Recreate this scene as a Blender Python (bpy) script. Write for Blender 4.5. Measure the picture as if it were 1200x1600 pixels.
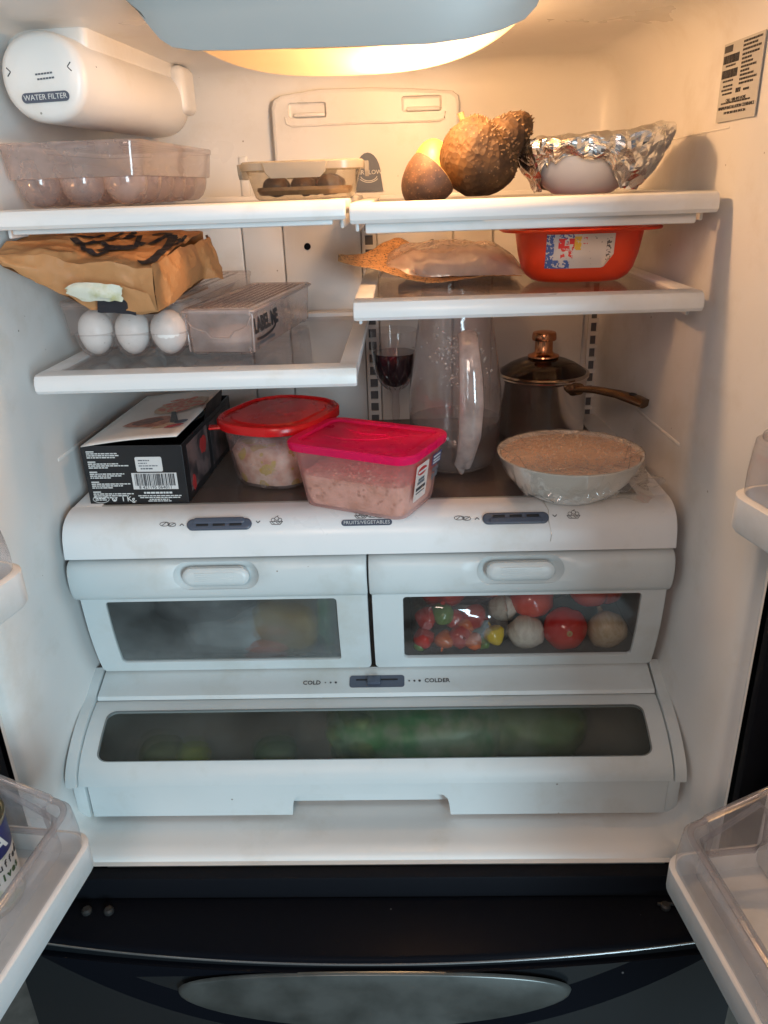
import bpy, bmesh, math, random
from mathutils import Vector, Matrix, noise
rad = math.radians
random.seed(7)
for o in list(bpy.data.objects): bpy.data.objects.remove(o)
S = bpy.context.scene
C = S.collection

# ------------------------------------------------------------------ camera, light, exposure
CAM = Vector((0.051, -0.8456, 0.4147)); YAW, PITCH, ROLL = 0.0332, 0.4013, -0.0343
f = Vector((-math.sin(YAW)*math.cos(PITCH), math.cos(YAW)*math.cos(PITCH), -math.sin(PITCH)))
r = Vector((math.cos(YAW), math.sin(YAW), 0)); u = r.cross(f)
r2 = r*math.cos(ROLL)+u*math.sin(ROLL); u2 = -r*math.sin(ROLL)+u*math.cos(ROLL)
cd = bpy.data.cameras.new('camera'); cam = bpy.data.objects.new('camera', cd); C.objects.link(cam)
cam.matrix_world = Matrix(((r2.x, u2.x, -f.x, CAM.x), (r2.y, u2.y, -f.y, CAM.y), (r2.z, u2.z, -f.z, CAM.z), (0, 0, 0, 1)))
cd.sensor_fit = 'HORIZONTAL'; cd.sensor_width = 36; cd.lens = 36; cd.clip_start = 0.02; cd.clip_end = 60
S.camera = cam
S.render.resolution_x = 768; S.render.resolution_y = 1024
W = bpy.data.worlds.new('World'); S.world = W; W.use_nodes = True
W.node_tree.nodes['Background'].inputs[0].default_value = (0.72, 0.84, 1.0, 1)
W.node_tree.nodes['Background'].inputs[1].default_value = 0.13
def area(name, loc, tgt, sx, sy, power, col):
    l = bpy.data.lights.new(name, 'AREA'); l.shape = 'RECTANGLE'; l.size = sx; l.size_y = sy
    l.energy = power; l.color = col
    o = bpy.data.objects.new(name, l); C.objects.link(o); o.location = loc
    o.rotation_euler = (Vector(tgt)-Vector(loc)).to_track_quat('-Z', 'Y').to_euler()
    return o
# daylight from the kitchen window behind and above the photographer
area('kitchen_window_light', (1.30, -2.8, 0.20), (0, 0, -0.05), 0.7, 1.6, 68, (0.64, 0.87, 1.0))
# added warm fill light for the middle shelves, above and behind the photographer
area('warm_fill_light', (-0.15, -1.60, 0.86), (0.05, 0.25, 0.10), 0.5, 0.4, 6.5, (1.0, 0.76, 0.64))
S.view_settings.view_transform = 'Standard'; S.view_settings.look = 'None'
S.view_settings.exposure = 0.16; S.view_settings.gamma = 1.0; S.view_settings.use_curve_mapping = False
S.render.engine = 'CYCLES'
S.cycles.max_bounces = 9; S.cycles.transparent_max_bounces = 14; S.cycles.diffuse_bounces = 5
S.cycles.glossy_bounces = 5; S.cycles.transmission_bounces = 10
S.cycles.caustics_reflective = False; S.cycles.caustics_refractive = False
S.cycles.sample_clamp_indirect = 4.0
S.cycles.use_denoising = True

# ------------------------------------------------------------------ materials
MATS = {}
def nt(name):
    m = bpy.data.materials.new(name); m.use_nodes = True; t = m.node_tree
    for n in list(t.nodes):
        if n.type != 'OUTPUT_MATERIAL': t.nodes.remove(n)
    out = [n for n in t.nodes if n.type == 'OUTPUT_MATERIAL'][0]
    MATS[name] = m
    return m, t, out
def N(t, typ, **kw):
    n = t.nodes.new(typ)
    for k, v in kw.items():
        if k.startswith('i_'): n.inputs[k[2:].replace('_', ' ')].default_value = v
        else: setattr(n, k, v)
    return n
def coords(t, kind='Object', scale=(1, 1, 1)):
    tc = N(t, 'ShaderNodeTexCoord'); mp = N(t, 'ShaderNodeMapping'); mp.inputs['Scale'].default_value = scale
    t.links.new(tc.outputs[kind], mp.inputs[0]); return mp.outputs[0]
def c4(c): return (c[0], c[1], c[2], 1)
def add_bump(t, bs, vec, scale, strength, dist=0.001, detail=4, kind='noise'):
    if kind == 'noise': n = N(t, 'ShaderNodeTexNoise'); n.inputs['Scale'].default_value = scale; n.inputs['Detail'].default_value = detail; o = n.outputs['Fac']
    else: n = N(t, 'ShaderNodeTexVoronoi'); n.inputs['Scale'].default_value = scale; o = n.outputs['Distance']
    t.links.new(vec, n.inputs['Vector'])
    b = N(t, 'ShaderNodeBump'); b.inputs['Strength'].default_value = strength; b.inputs['Distance'].default_value = dist
    t.links.new(o, b.inputs['Height']); t.links.new(b.outputs[0], bs.inputs['Normal'])
def mat(name, col, rough=0.4, metal=0.0, col2=None, nscale=20, lo=0.4, hi=0.6, bump=None, spec=0.5, sss=0, coat=0, rvar=None, specks=None, vscale=(1, 1, 1), stain=None):
    m, t, out = nt(name)
    b = N(t, 'ShaderNodeBsdfPrincipled'); t.links.new(b.outputs[0], out.inputs[0])
    b.inputs['Base Color'].default_value = c4(col); b.inputs['Roughness'].default_value = rough
    b.inputs['Metallic'].default_value = metal; b.inputs['Specular IOR Level'].default_value = spec
    if coat: b.inputs['Coat Weight'].default_value = coat; b.inputs['Coat Roughness'].default_value = 0.08
    if sss:
        b.inputs['Subsurface Weight'].default_value = sss; b.inputs['Subsurface Radius'].default_value = (0.01, 0.006, 0.004)
        b.inputs['Subsurface Scale'].default_value = 1.0
    vec = coords(t, 'Object', vscale)
    last = None
    if col2:
        n = N(t, 'ShaderNodeTexNoise'); n.inputs['Scale'].default_value = nscale; n.inputs['Detail'].default_value = 5
        t.links.new(vec, n.inputs['Vector'])
        rp = N(t, 'ShaderNodeValToRGB'); rp.color_ramp.elements[0].position = lo; rp.color_ramp.elements[1].position = hi
        rp.color_ramp.elements[0].color = c4(col); rp.color_ramp.elements[1].color = c4(col2)
        t.links.new(n.outputs['Fac'], rp.inputs[0]); last = rp.outputs[0]
    if stain:    # soft yellowish smudges: (scale, strength)
        n = N(t, 'ShaderNodeTexNoise'); n.inputs['Scale'].default_value = stain[0]; n.inputs['Detail'].default_value = 8; n.inputs['Roughness'].default_value = .65
        t.links.new(vec, n.inputs['Vector'])
        mr = N(t, 'ShaderNodeMapRange'); mr.inputs['From Min'].default_value = .54; mr.inputs['From Max'].default_value = .74
        mr.inputs['To Min'].default_value = 0; mr.inputs['To Max'].default_value = stain[1]; t.links.new(n.outputs['Fac'], mr.inputs[0])
        mx = N(t, 'ShaderNodeMix', data_type='RGBA'); t.links.new(mr.outputs[0], mx.inputs[0]); t.links.new(last, mx.inputs[6])
        mx.inputs[7].default_value = (col[0]*.72, col[1]*.66, col[2]*.56, 1); last = mx.outputs[2]
    if specks:   # small dirt spots: (scale, threshold, colour)
        sc, th, scol = specks
        v = N(t, 'ShaderNodeTexVoronoi'); v.inputs['Scale'].default_value = sc
        t.links.new(vec, v.inputs['Vector'])
        sp3 = N(t, 'ShaderNodeSeparateColor'); t.links.new(v.outputs['Color'], sp3.inputs[0])
        l1 = N(t, 'ShaderNodeMath', operation='MULTIPLY'); l1.inputs[1].default_value = th; t.links.new(sp3.outputs[1], l1.inputs[0])
        l2 = N(t, 'ShaderNodeMath', operation='LESS_THAN'); t.links.new(v.outputs['Distance'], l2.inputs[0]); t.links.new(l1.outputs[0], l2.inputs[1])
        l3 = N(t, 'ShaderNodeMath', operation='GREATER_THAN'); l3.inputs[1].default_value = .35; t.links.new(sp3.outputs[0], l3.inputs[0])
        r_ = N(t, 'ShaderNodeMath', operation='MULTIPLY'); t.links.new(l2.outputs[0], r_.inputs[0]); t.links.new(l3.outputs[0], r_.inputs[1])
        mx = N(t, 'ShaderNodeMix', data_type='RGBA'); t.links.new(r_.outputs[0], mx.inputs[0])
        if last: t.links.new(last, mx.inputs[6])
        else: mx.inputs[6].default_value = c4(col)
        mx.inputs[7].default_value = c4(scol); last = mx.outputs[2]
    if last: t.links.new(last, b.inputs['Base Color'])
    if rvar:
        n = N(t, 'ShaderNodeTexNoise'); n.inputs['Scale'].default_value = rvar[0]; n.inputs['Detail'].default_value = 4
        t.links.new(vec, n.inputs['Vector'])
        mr = N(t, 'ShaderNodeMapRange'); mr.inputs['To Min'].default_value = rvar[1]; mr.inputs['To Max'].default_value = rvar[2]
        mr.inputs['From Min'].default_value = 0.3; mr.inputs['From Max'].default_value = 0.7
        t.links.new(n.outputs['Fac'], mr.inputs[0]); t.links.new(mr.outputs[0], b.inputs['Roughness'])
    if bump: add_bump(t, b, vec, *bump)
    return m
def clear(name, tint=(0.9, 0.9, 0.9), haze=0.1, hcol=(0.7, 0.7, 0.7), rough=0.06, refl=(0.04, 0.55), transl=0.5, hazevar=None, bump=None):
    """thin clear plastic / glass: see-through share, milky share, mirror share growing at grazing angles"""
    m, t, out = nt(name)
    tr = N(t, 'ShaderNodeBsdfTransparent'); tr.inputs[0].default_value = c4(tint)
    df = N(t, 'ShaderNodeBsdfDiffuse'); df.inputs[0].default_value = c4(hcol)
    tl = N(t, 'ShaderNodeBsdfTranslucent'); tl.inputs[0].default_value = c4(hcol)
    m1 = N(t, 'ShaderNodeMixShader'); m1.inputs[0].default_value = transl
    t.links.new(df.outputs[0], m1.inputs[1]); t.links.new(tl.outputs[0], m1.inputs[2])
    m2 = N(t, 'ShaderNodeMixShader'); m2.inputs[0].default_value = haze
    t.links.new(tr.outputs[0], m2.inputs[1]); t.links.new(m1.outputs[0], m2.inputs[2])
    if hazevar:
        vec = coords(t); n = N(t, 'ShaderNodeTexNoise'); n.inputs['Scale'].default_value = hazevar[0]; n.inputs['Detail'].default_value = 6
        t.links.new(vec, n.inputs['Vector'])
        mr = N(t, 'ShaderNodeMapRange'); mr.inputs['From Min'].default_value = 0.35; mr.inputs['From Max'].default_value = 0.68
        mr.inputs['To Min'].default_value = hazevar[1]; mr.inputs['To Max'].default_value = hazevar[2]
        t.links.new(n.outputs['Fac'], mr.inputs[0]); t.links.new(mr.outputs[0], m2.inputs[0])
    gl = N(t, 'ShaderNodeBsdfGlossy'); gl.inputs['Roughness'].default_value = rough
    lw = N(t, 'ShaderNodeLayerWeight'); lw.inputs[0].default_value = 0.5
    pw = N(t, 'ShaderNodeMath', operation='POWER'); pw.inputs[1].default_value = 4
    t.links.new(lw.outputs['Facing'], pw.inputs[0])
    ml = N(t, 'ShaderNodeMath', operation='MULTIPLY_ADD'); ml.inputs[1].default_value = refl[1]; ml.inputs[2].default_value = refl[0]
    t.links.new(pw.outputs[0], ml.inputs[0])
    m3 = N(t, 'ShaderNodeMixShader'); t.links.new(ml.outputs[0], m3.inputs[0])
    t.links.new(m2.outputs[0], m3.inputs[1]); t.links.new(gl.outputs[0], m3.inputs[2])
    t.links.new(m3.outputs[0], out.inputs[0])
    if bump:
        vec = coords(t); add_bump(t, gl, vec, *bump)
    return m
def frost(name, col, rough, ior=1.2, haze=0.2, hcol=(0.5, 0.55, 0.55)):
    m, t, out = nt(name)
    b = N(t, 'ShaderNodeBsdfPrincipled'); b.inputs['Base Color'].default_value = c4(col)
    b.inputs['Transmission Weight'].default_value = 1; b.inputs['Roughness'].default_value = rough; b.inputs['IOR'].default_value = ior
    tr = N(t, 'ShaderNodeBsdfTransparent'); tr.inputs[0].default_value = c4(col)
    d = N(t, 'ShaderNodeBsdfDiffuse'); d.inputs[0].default_value = c4(hcol)
    mx0 = N(t, 'ShaderNodeMixShader'); mx0.inputs[0].default_value = 0.55
    t.links.new(b.outputs[0], mx0.inputs[1]); t.links.new(tr.outputs[0], mx0.inputs[2])
    vec = coords(t); n = N(t, 'ShaderNodeTexNoise'); n.inputs['Scale'].default_value = 14; t.links.new(vec, n.inputs['Vector'])
    mr = N(t, 'ShaderNodeMapRange'); mr.inputs['To Min'].default_value = haze*0.3; mr.inputs['To Max'].default_value = haze*1.7
    mr.inputs['From Min'].default_value = 0.3; mr.inputs['From Max'].default_value = 0.7
    t.links.new(n.outputs['Fac'], mr.inputs[0])
    mx = N(t, 'ShaderNodeMixShader'); t.links.new(mr.outputs[0], mx.inputs[0])
    t.links.new(mx0.outputs[0], mx.inputs[1]); t.links.new(d.outputs[0], mx.inputs[2])
    t.links.new(mx.outputs[0], out.inputs[0])
    return m
def lidmat(name, col, rough, tl=.45, tcol=None):
    tcol = tcol or col
    m = mat(name, col, rough, bump=(36, .07, .001), rvar=(19, rough-.07, rough+.08)); t = m.node_tree
    out = [n for n in t.nodes if n.type == 'OUTPUT_MATERIAL'][0]; b = [n for n in t.nodes if n.type == 'BSDF_PRINCIPLED'][0]
    tr = N(t, 'ShaderNodeBsdfTranslucent'); tr.inputs[0].default_value = c4(tcol)
    tp_ = N(t, 'ShaderNodeBsdfTransparent'); tp_.inputs[0].default_value = c4(tcol)
    m0 = N(t, 'ShaderNodeMixShader'); m0.inputs[0].default_value = .5; t.links.new(tr.outputs[0], m0.inputs[1]); t.links.new(tp_.outputs[0], m0.inputs[2])
    mx = N(t, 'ShaderNodeMixShader'); mx.inputs[0].default_value = tl
    t.links.new(b.outputs[0], mx.inputs[1]); t.links.new(m0.outputs[0], mx.inputs[2]); t.links.new(mx.outputs[0], out.inputs[0])
    return m
def emit(name, col, st):
    m, t, out = nt(name); e = N(t, 'ShaderNodeEmission'); e.inputs[0].default_value = c4(col); e.inputs[1].default_value = st
    t.links.new(e.outputs[0], out.inputs[0]); return m

LINER = mat('liner_plastic', (0.76, 0.75, 0.73), 0.34, col2=(0.70, 0.695, 0.675), nscale=6, lo=.35, hi=.7, bump=(260, 0.06, 0.0006), stain=(9, .45), specks=(30, .05, (0.30, 0.28, 0.24)), rvar=(8, .27, .45))
WHITE = mat('white_plastic', (0.77, 0.77, 0.77), 0.32, col2=(0.72, 0.73, 0.73), nscale=9, lo=.35, hi=.7, bump=(420, 0.05, 0.0005), stain=(9, .45), specks=(34, .04, (0.33, 0.31, 0.28)), rvar=(11, .25, .42))
DRAWER = mat('drawer_plastic', (0.60, 0.645, 0.65), 0.36, col2=(0.56, 0.61, 0.615), nscale=8, lo=.35, hi=.7, bump=(600, 0.09, 0.0005), stain=(9, .45), specks=(36, .05, (0.28, 0.27, 0.25)), rvar=(9, .3, .46))
SLATE = mat('slate_plastic', (0.07, 0.085, 0.12), 0.35, bump=(500, .05, .0004))
DARKHOLE = mat('dark_slot', (0.008, 0.008, 0.01), 0.6)
INK = mat('dark_ink', (0.03, 0.03, 0.035), 0.6)
INKGREY = mat('grey_ink', (0.10, 0.11, 0.13), 0.6)
PALEINK = mat('pale_ink', (0.62, 0.63, 0.62), 0.55)
BLACKGLOSS = mat('black_gloss', (0.005, 0.006, 0.009), 0.36, bump=(30, .03, .001), specks=(34, .05, (0.12, .12, .12)), spec=.02)
GASKET = mat('black_gasket', (0.008, 0.009, 0.012), 0.6, spec=.05)
STEELDARK = mat('dark_steel', (0.014, 0.017, 0.020), 0.26, metal=0.2, bump=(90, .05, .001), vscale=(1, 1, 12))
GREYPLATE = mat('grey_plate', (0.075, 0.082, 0.078), 0.3, metal=0.5, bump=(25, .05, .001), col2=(.13, .14, .135), nscale=14)
CHROME = mat('bright_trim', (0.45, 0.46, 0.46), 0.25, metal=0.9)
GLASS_SHELF = clear('shelf_glass', (0.96, 0.94, 0.93), 0.13, (0.34, 0.28, 0.25), 0.10, (0.05, 0.75), 0.4, hazevar=(22, 0.05, 0.13))
SMOKE = clear('smoky_plastic', (0.84, 0.79, 0.78), 0.26, (0.86, 0.75, 0.72), 0.09, (0.06, 0.7), 0.5, hazevar=(30, .18, .36))
SMOKELIGHT = clear('clear_bin_plastic', (0.92, 0.89, 0.88), 0.12, (0.84, 0.76, 0.74), 0.07, (0.05, 0.6), 0.5, hazevar=(40, .07, .19))
MILKBIN = clear('milky_bin_plastic', (0.90, 0.86, 0.85), 0.34, (0.88, 0.78, 0.75), 0.08, (0.06, 0.65), 0.5, hazevar=(30, .26, .44))
CLEAR = clear('clear_plastic', (0.93, 0.93, 0.93), 0.10, (0.75, 0.75, 0.75), 0.08, (0.05, 0.6), 0.5, hazevar=(24, .06, .16))
BINCLEAR = clear('door_bin_plastic', (0.90, 0.89, 0.90), 0.24, (0.76, 0.73, 0.73), 0.14, (0.07, 0.6), 0.5, hazevar=(18, .18, .34))
GLASSWARE = clear('clear_glass', (0.95, 0.93, 0.93), 0.03, (0.7, 0.66, 0.66), 0.02, (0.06, 0.8), 0.5)
FOODGLASS = clear('container_glass', (0.84, 0.80, 0.72), 0.10, (0.50, 0.45, 0.38), 0.04, (0.05, 0.7), 0.5)
FROSTLID = clear('frosted_lid', (0.80, 0.78, 0.72), 0.55, (0.56, 0.52, 0.45), 0.25, (0.04, 0.4), 0.5)
MILKY_GLOW = clear('milky_tub_pink_glow', (0.97, 0.84, 0.82), 0.36, (0.97, 0.64, 0.60), 0.2, (0.04, 0.45), 0.65)  # milky clear plastic, with the pink glow from the lid mixed into its tint
BLUECLEAR = clear('clear_tub', (0.92, 0.84, 0.82), 0.20, (0.82, 0.66, 0.64), 0.12, (0.05, 0.5), 0.5, hazevar=(60, .1, .35))
FILM = clear('cling_film', (0.96, 0.94, 0.91), 0.08, (0.85, 0.78, 0.72), 0.12, (0.10, 0.7), 0.5, bump=(90, 1.0, .003))
LENS = clear('lamp_lens', (1.0, 0.88, 0.68), 0.42, (1.0, 0.80, 0.50), 0.3, (0.03, 0.2), 0.75)

# ------------------------------------------------------------------ mesh helpers
def rr(w, d, rd, k=5, cx=0, cy=0):
    """rounded rectangle, counter-clockwise"""
    rd = min(rd, w/2-1e-5, d/2-1e-5); P = []
    for ax, ay, a0 in ((1, 1, 0), (-1, 1, 90), (-1, -1, 180), (1, -1, 270)):
        for i in range(k+1):
            a = rad(a0+90*i/k)
            P.append((cx+ax*(w/2-rd)+rd*math.cos(a), cy+ay*(d/2-rd)+rd*math.sin(a)))
    return P
class MB:
    def __init__(s): s.v = []; s.f = []
    def add(s, v, f_):
        o = len(s.v); s.v += [tuple(a) for a in v]; s.f += [tuple(i+o for i in q) for q in f_]; return s
    def box(s, c, d, bev=0, seg=2, rot=None):
        bm = bmesh.new(); bmesh.ops.create_cube(bm, size=1)
        for v in bm.verts: v.co = Vector((v.co.x*d[0], v.co.y*d[1], v.co.z*d[2]))
        if bev: bmesh.ops.bevel(bm, geom=list(bm.edges), offset=min(bev, min(d)*.49), segments=seg, profile=0.5, affect='EDGES')
        if rot: bmesh.ops.transform(bm, matrix=rot.to_4x4(), verts=bm.verts)
        bm.verts.index_update()
        s.add([v.co+Vector(c) for v in bm.verts], [[v.index for v in q.verts] for q in bm.faces]); bm.free(); return s
    def loft(s, loops, cap0=True, cap1=True, closed=True):
        n = len(loops[0]); V = [p for l in loops for p in l]; Fc = []
        for i in range(len(loops)-1):
            for j in range(n if closed else n-1):
                a = i*n+j; b = i*n+(j+1) % n
                Fc.append((a, b, b+n, a+n))
        if cap0: Fc.append(tuple(range(n-1, -1, -1)))
        if cap1: Fc.append(tuple((len(loops)-1)*n+j for j in range(n)))
        return s.add(V, Fc)
    def tub(s, secs, cap0=True, cap1=False):
        """secs: (z, w, d, r) rounded-rect sections"""
        return s.loft([[(x, y, z) for x, y in rr(w, d, rd)] for z, w, d, rd in secs], cap0, cap1)
    def lathe(s, prof, n=32, c=(0, 0, 0), cap0=True, cap1=True):
        return s.loft([[(c[0]+q*math.cos(2*math.pi*j/n), c[1]+q*math.sin(2*math.pi*j/n), c[2]+z) for j in range(n)] for q, z in prof], cap0, cap1)
    def tube(s, pts, rads, n=8, caps=True, flat=(1, 1), upv=(0, 0, 1)):
        pts = [Vector(p) for p in pts]
        if not hasattr(rads, '__len__'): rads = [rads]*len(pts)
        loops = []
        for i, p in enumerate(pts):
            d = (pts[min(i+1, len(pts)-1)]-pts[max(i-1, 0)]).normalized()
            up = Vector(upv)
            if abs(d.dot(up)) > .95: up = Vector((1, 0, 0)) if abs(d.x) < .9 else Vector((0, 1, 0))
            a = d.cross(up).normalized(); b = a.cross(d)
            loops.append([p+(a*math.cos(2*math.pi*j/n)*flat[0]+b*math.sin(2*math.pi*j/n)*flat[1])*rads[i] for j in range(n)])
        return s.loft(loops, caps, caps)
    def extrude_x(s, prof, x0, x1, bev=0):
        """closed (y,z) profile swept along x"""
        n = len(prof)
        if bev:
            cy = sum(p[0] for p in prof)/n; cz = sum(p[1] for p in prof)/n
            def ins(d):
                P = []
                for y, z in prof:
                    v = Vector((y-cy, z-cz)); l = v.length
                    v = v*max(0, (l-d)/l) if l else v; P.append((cy+v.x, cz+v.y))
                return P
            L = [[(x0, y, z) for y, z in ins(bev)], [(x0+bev*.3, y, z) for y, z in ins(bev*.3)], [(x0+bev, y, z) for y, z in prof],
                 [(x1-bev, y, z) for y, z in prof], [(x1-bev*.3, y, z) for y, z in ins(bev*.3)], [(x1, y, z) for y, z in ins(bev)]]
        else: L = [[(x0, y, z) for y, z in prof], [(x1, y, z) for y, z in prof]]
        return s.loft(L)
    def poly(s, pts): return s.add(pts, [tuple(range(len(pts)))])
    def build(s, name, m, parent=None, loc=(0, 0, 0), rot=(0, 0, 0), smooth=35, fixn=True):
        me = bpy.data.meshes.new(name); me.from_pydata(s.v, [], s.f); me.materials.append(m)
        if fixn:
            bm = bmesh.new(); bm.from_mesh(me); bmesh.ops.recalc_face_normals(bm, faces=bm.faces); bm.to_mesh(me); bm.free()
        if smooth:
            for p in me.polygons: p.use_smooth = True
            me.set_sharp_from_angle(angle=rad(smooth))
        o = bpy.data.objects.new(name, me); C.objects.link(o)
        if parent: o.parent = parent
        o.location = loc; o.rotation_euler = rot
        return o
def empty(name, loc=(0, 0, 0), rz=0, label=None, cat=None, group=None):
    o = bpy.data.objects.new(name, None); C.objects.link(o); o.location = loc; o.rotation_euler = (0, 0, rz); o.empty_display_size = .02
    if label: tag(o, label, cat, group)
    return o
def tag(o, label, cat, group=None):
    o['label'] = label; o['category'] = cat
    if group: o['group'] = group
    return o
def frame(nrm, xax):
    z = Vector(nrm).normalized(); x = Vector(xax); x = (x-z*x.dot(z)).normalized(); y = z.cross(x)
    return Matrix((x, y, z)).transposed()
def put(o, pos, nrm=(0, -1, 0), xax=(1, 0, 0)):
    o.matrix_local = Matrix.Translation(Vector(pos)) @ frame(nrm, xax).to_4x4(); return o
def text(s, size, m, parent, pos, nrm=(0, -1, 0), xax=(1, 0, 0), name='lettering', align='CENTER', bold=0, space=1.0, shear=0, ext=0.00015):
    cu = bpy.data.curves.new('txt', 'FONT'); cu.body = s; cu.size = size; cu.align_x = align; cu.align_y = 'CENTER'
    cu.extrude = ext; cu.offset = bold; cu.space_character = space; cu.shear = shear; cu.resolution_u = 2
    t = bpy.data.objects.new('txt', cu); C.objects.link(t)
    dg = bpy.context.evaluated_depsgraph_get(); dg.update()
    me = bpy.data.meshes.new_from_object(t.evaluated_get(dg)); me.name = name
    bpy.data.objects.remove(t); me.materials.clear(); me.materials.append(m)
    o = bpy.data.objects.new(name, me); C.objects.link(o); o.parent = parent
    return put(o, pos, nrm, xax)
def flat(name, polys, m, parent, pos, nrm=(0, -1, 0), xax=(1, 0, 0), t=0.0003):
    """flat print / sticker: list of 2D polygons, with a hair of thickness"""
    b = MB()
    for P in polys: b.loft([[(x, y, 0) for x, y in P], [(x, y, t) for x, y in P]])
    o = b.build(name, m, parent, smooth=0); return put(o, pos, nrm, xax)
def rect(x0, y0, x1, y1): return [(x0, y0), (x1, y0), (x1, y1), (x0, y1)]
def blob(cx, cy, a, b, seed=0, n=18, j=.15, rot=0):
    R_ = random.Random(seed); P = []
    for i in range(n):
        t = 2*math.pi*i/n; q = 1+R_.uniform(-j, j); x, y = a*q*math.cos(t), b*q*math.sin(t)
        P.append((cx+x*math.cos(rot)-y*math.sin(rot), cy+x*math.sin(rot)+y*math.cos(rot)))
    return P
def stroke(pts, w):
    L, Rr = [], []
    for i, p in enumerate(pts):
        a = Vector(pts[max(i-1, 0)]); b = Vector(pts[min(i+1, len(pts)-1)]); d = (b-a).normalized()
        L.append((p[0]-d.y*w/2, p[1]+d.x*w/2)); Rr.append((p[0]+d.y*w/2, p[1]-d.x*w/2))
    return L+Rr[::-1]
def strokes(pts, w): return [stroke([pts[i], pts[i+1]], w) for i in range(len(pts)-1)]
class Prof:
    """(y,z) curve by arc length with outward normals (towards -y / +z)"""
    def __init__(s, pts, n=40):
        P = [Vector(p) for p in pts]; Q = []
        for i in range(len(P)-1):
            p0 = P[max(i-1, 0)]; p1 = P[i]; p2 = P[i+1]; p3 = P[min(i+2, len(P)-1)]
            for k in range(8):
                t = k/8
                Q.append(0.5*((2*p1)+(p2-p0)*t+(2*p0-5*p1+4*p2-p3)*t*t+(-p0+3*p1-3*p2+p3)*t**3))
        Q.append(P[-1]); s.q = Q; s.l = [0]
        for a, b in zip(Q, Q[1:]): s.l.append(s.l[-1]+(b-a).length)
        s.L = s.l[-1]
    def at(s, t, off=0):
        d = max(0, min(1, t))*s.L; i = 0
        while i < len(s.l)-2 and s.l[i+1] < d: i += 1
        k = (d-s.l[i])/max(1e-9, s.l[i+1]-s.l[i]); p = s.q[i].lerp(s.q[i+1], k)
        a = s.q[max(i-1, 0)]; b = s.q[min(i+2, len(s.q)-1)]; tg = (b-a).normalized()
        n = Vector((tg.y, -tg.x)); n = n if (n.x < 0 or (n.x == 0 and n.y > 0)) else -n
        return p+n*off, n
    def m(s, x, t, off=0):
        p, _ = s.at(t, off); return (x, p.x, p.y)
    def n3(s, t): n = s.at(t)[1]; return (0, n.x, n.y)
def rloop(x0, x1, s0, s1, rx, rs, k=6, mseg=10):
    P = []
    cor = [(x1-rx, s1-rs, 0), (x0+rx, s1-rs, 90), (x0+rx, s0+rs, 180), (x1-rx, s0+rs, 270)]
    for i, (cx, cs, a0) in enumerate(cor):
        for j in range(k+1):
            a = rad(a0+90*j/k); P.append((cx+rx*math.cos(a), cs+rs*math.sin(a)))
        nx = cor[(i+1) % 4]; a = rad(nx[2]); q = (nx[0]+rx*math.cos(a), nx[1]+rs*math.sin(a)); p = P[-1]
        for j in range(1, mseg): P.append((p[0]+(q[0]-p[0])*j/mseg, p[1]+(q[1]-p[1])*j/mseg))
    return P
def frame_patch(pr, outer, inner, th=0.003, rings=6, edge=0.0015):
    """panel following profile pr with a rounded opening; outer/inner = (x0,x1,s0,s1,rx,rs)"""
    o = rloop(*outer); i = rloop(*inner); L = []
    L.append([pr.m(x, s, -th) for x, s in o]); L.append([pr.m(x, s, -edge) for x, s in o])
    for k in range(rings+1):
        t = k/rings
        if k == 0: t = 0.012
        if k == rings: t = 1-0.012
        L.append([pr.m(a[0]+(b[0]-a[0])*t, a[1]+(b[1]-a[1])*t, 0) for a, b in zip(o, i)])
    L.append([pr.m(x, s, -edge) for x, s in i]); L.append([pr.m(x, s, -th) for x, s in i])
    return MB().loft(L+[L[0]], False, False)
def patch(pr, x0, x1, s0, s1, off, th=0.002, nx=12, ns=12):
    b = MB(); V = []; Fc = []
    for o_ in (off, off-th):
        for i in range(nx+1):
            for j in range(ns+1): V.append(pr.m(x0+(x1-x0)*i/nx, s0+(s1-s0)*j/ns, o_))
    q = (nx+1)*(ns+1)
    for i in range(nx):
        for j in range(ns):
            a = i*(ns+1)+j
            Fc.append((a, a+1, a+ns+2, a+ns+1)); Fc.append((q+a, q+a+ns+1, q+a+ns+2, q+a+1))
    for i in range(nx):
        a = i*(ns+1); Fc.append((a, a+ns+1, q+a+ns+1, q+a)); a += ns; Fc.append((a, q+a, q+a+ns+1, a+ns+1))
    for j in range(ns):
        a = j; Fc.append((a, q+a, q+a+1, a+1)); a = nx*(ns+1)+j; Fc.append((a, a+1, q+a+1, q+a))
    return b.add(V, Fc)
def nz(p, sc, seed=0.0): return noise.noise(Vector((p[0]*sc+seed, p[1]*sc+seed*1.7, p[2]*sc-seed)))

# ================================================================== SETTING
b = MB(); b.poly([(-6, -6, -1.02), (6, -6, -1.02), (6, 6, -1.02), (-6, 6, -1.02)])
fl = b.build('floor', mat('floor_tile', (0.16, 0.155, 0.13), 0.45, col2=(0.22, 0.21, 0.18), nscale=30, bump=(40, .2, .002)), smooth=0); fl['kind'] = 'structure'

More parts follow.
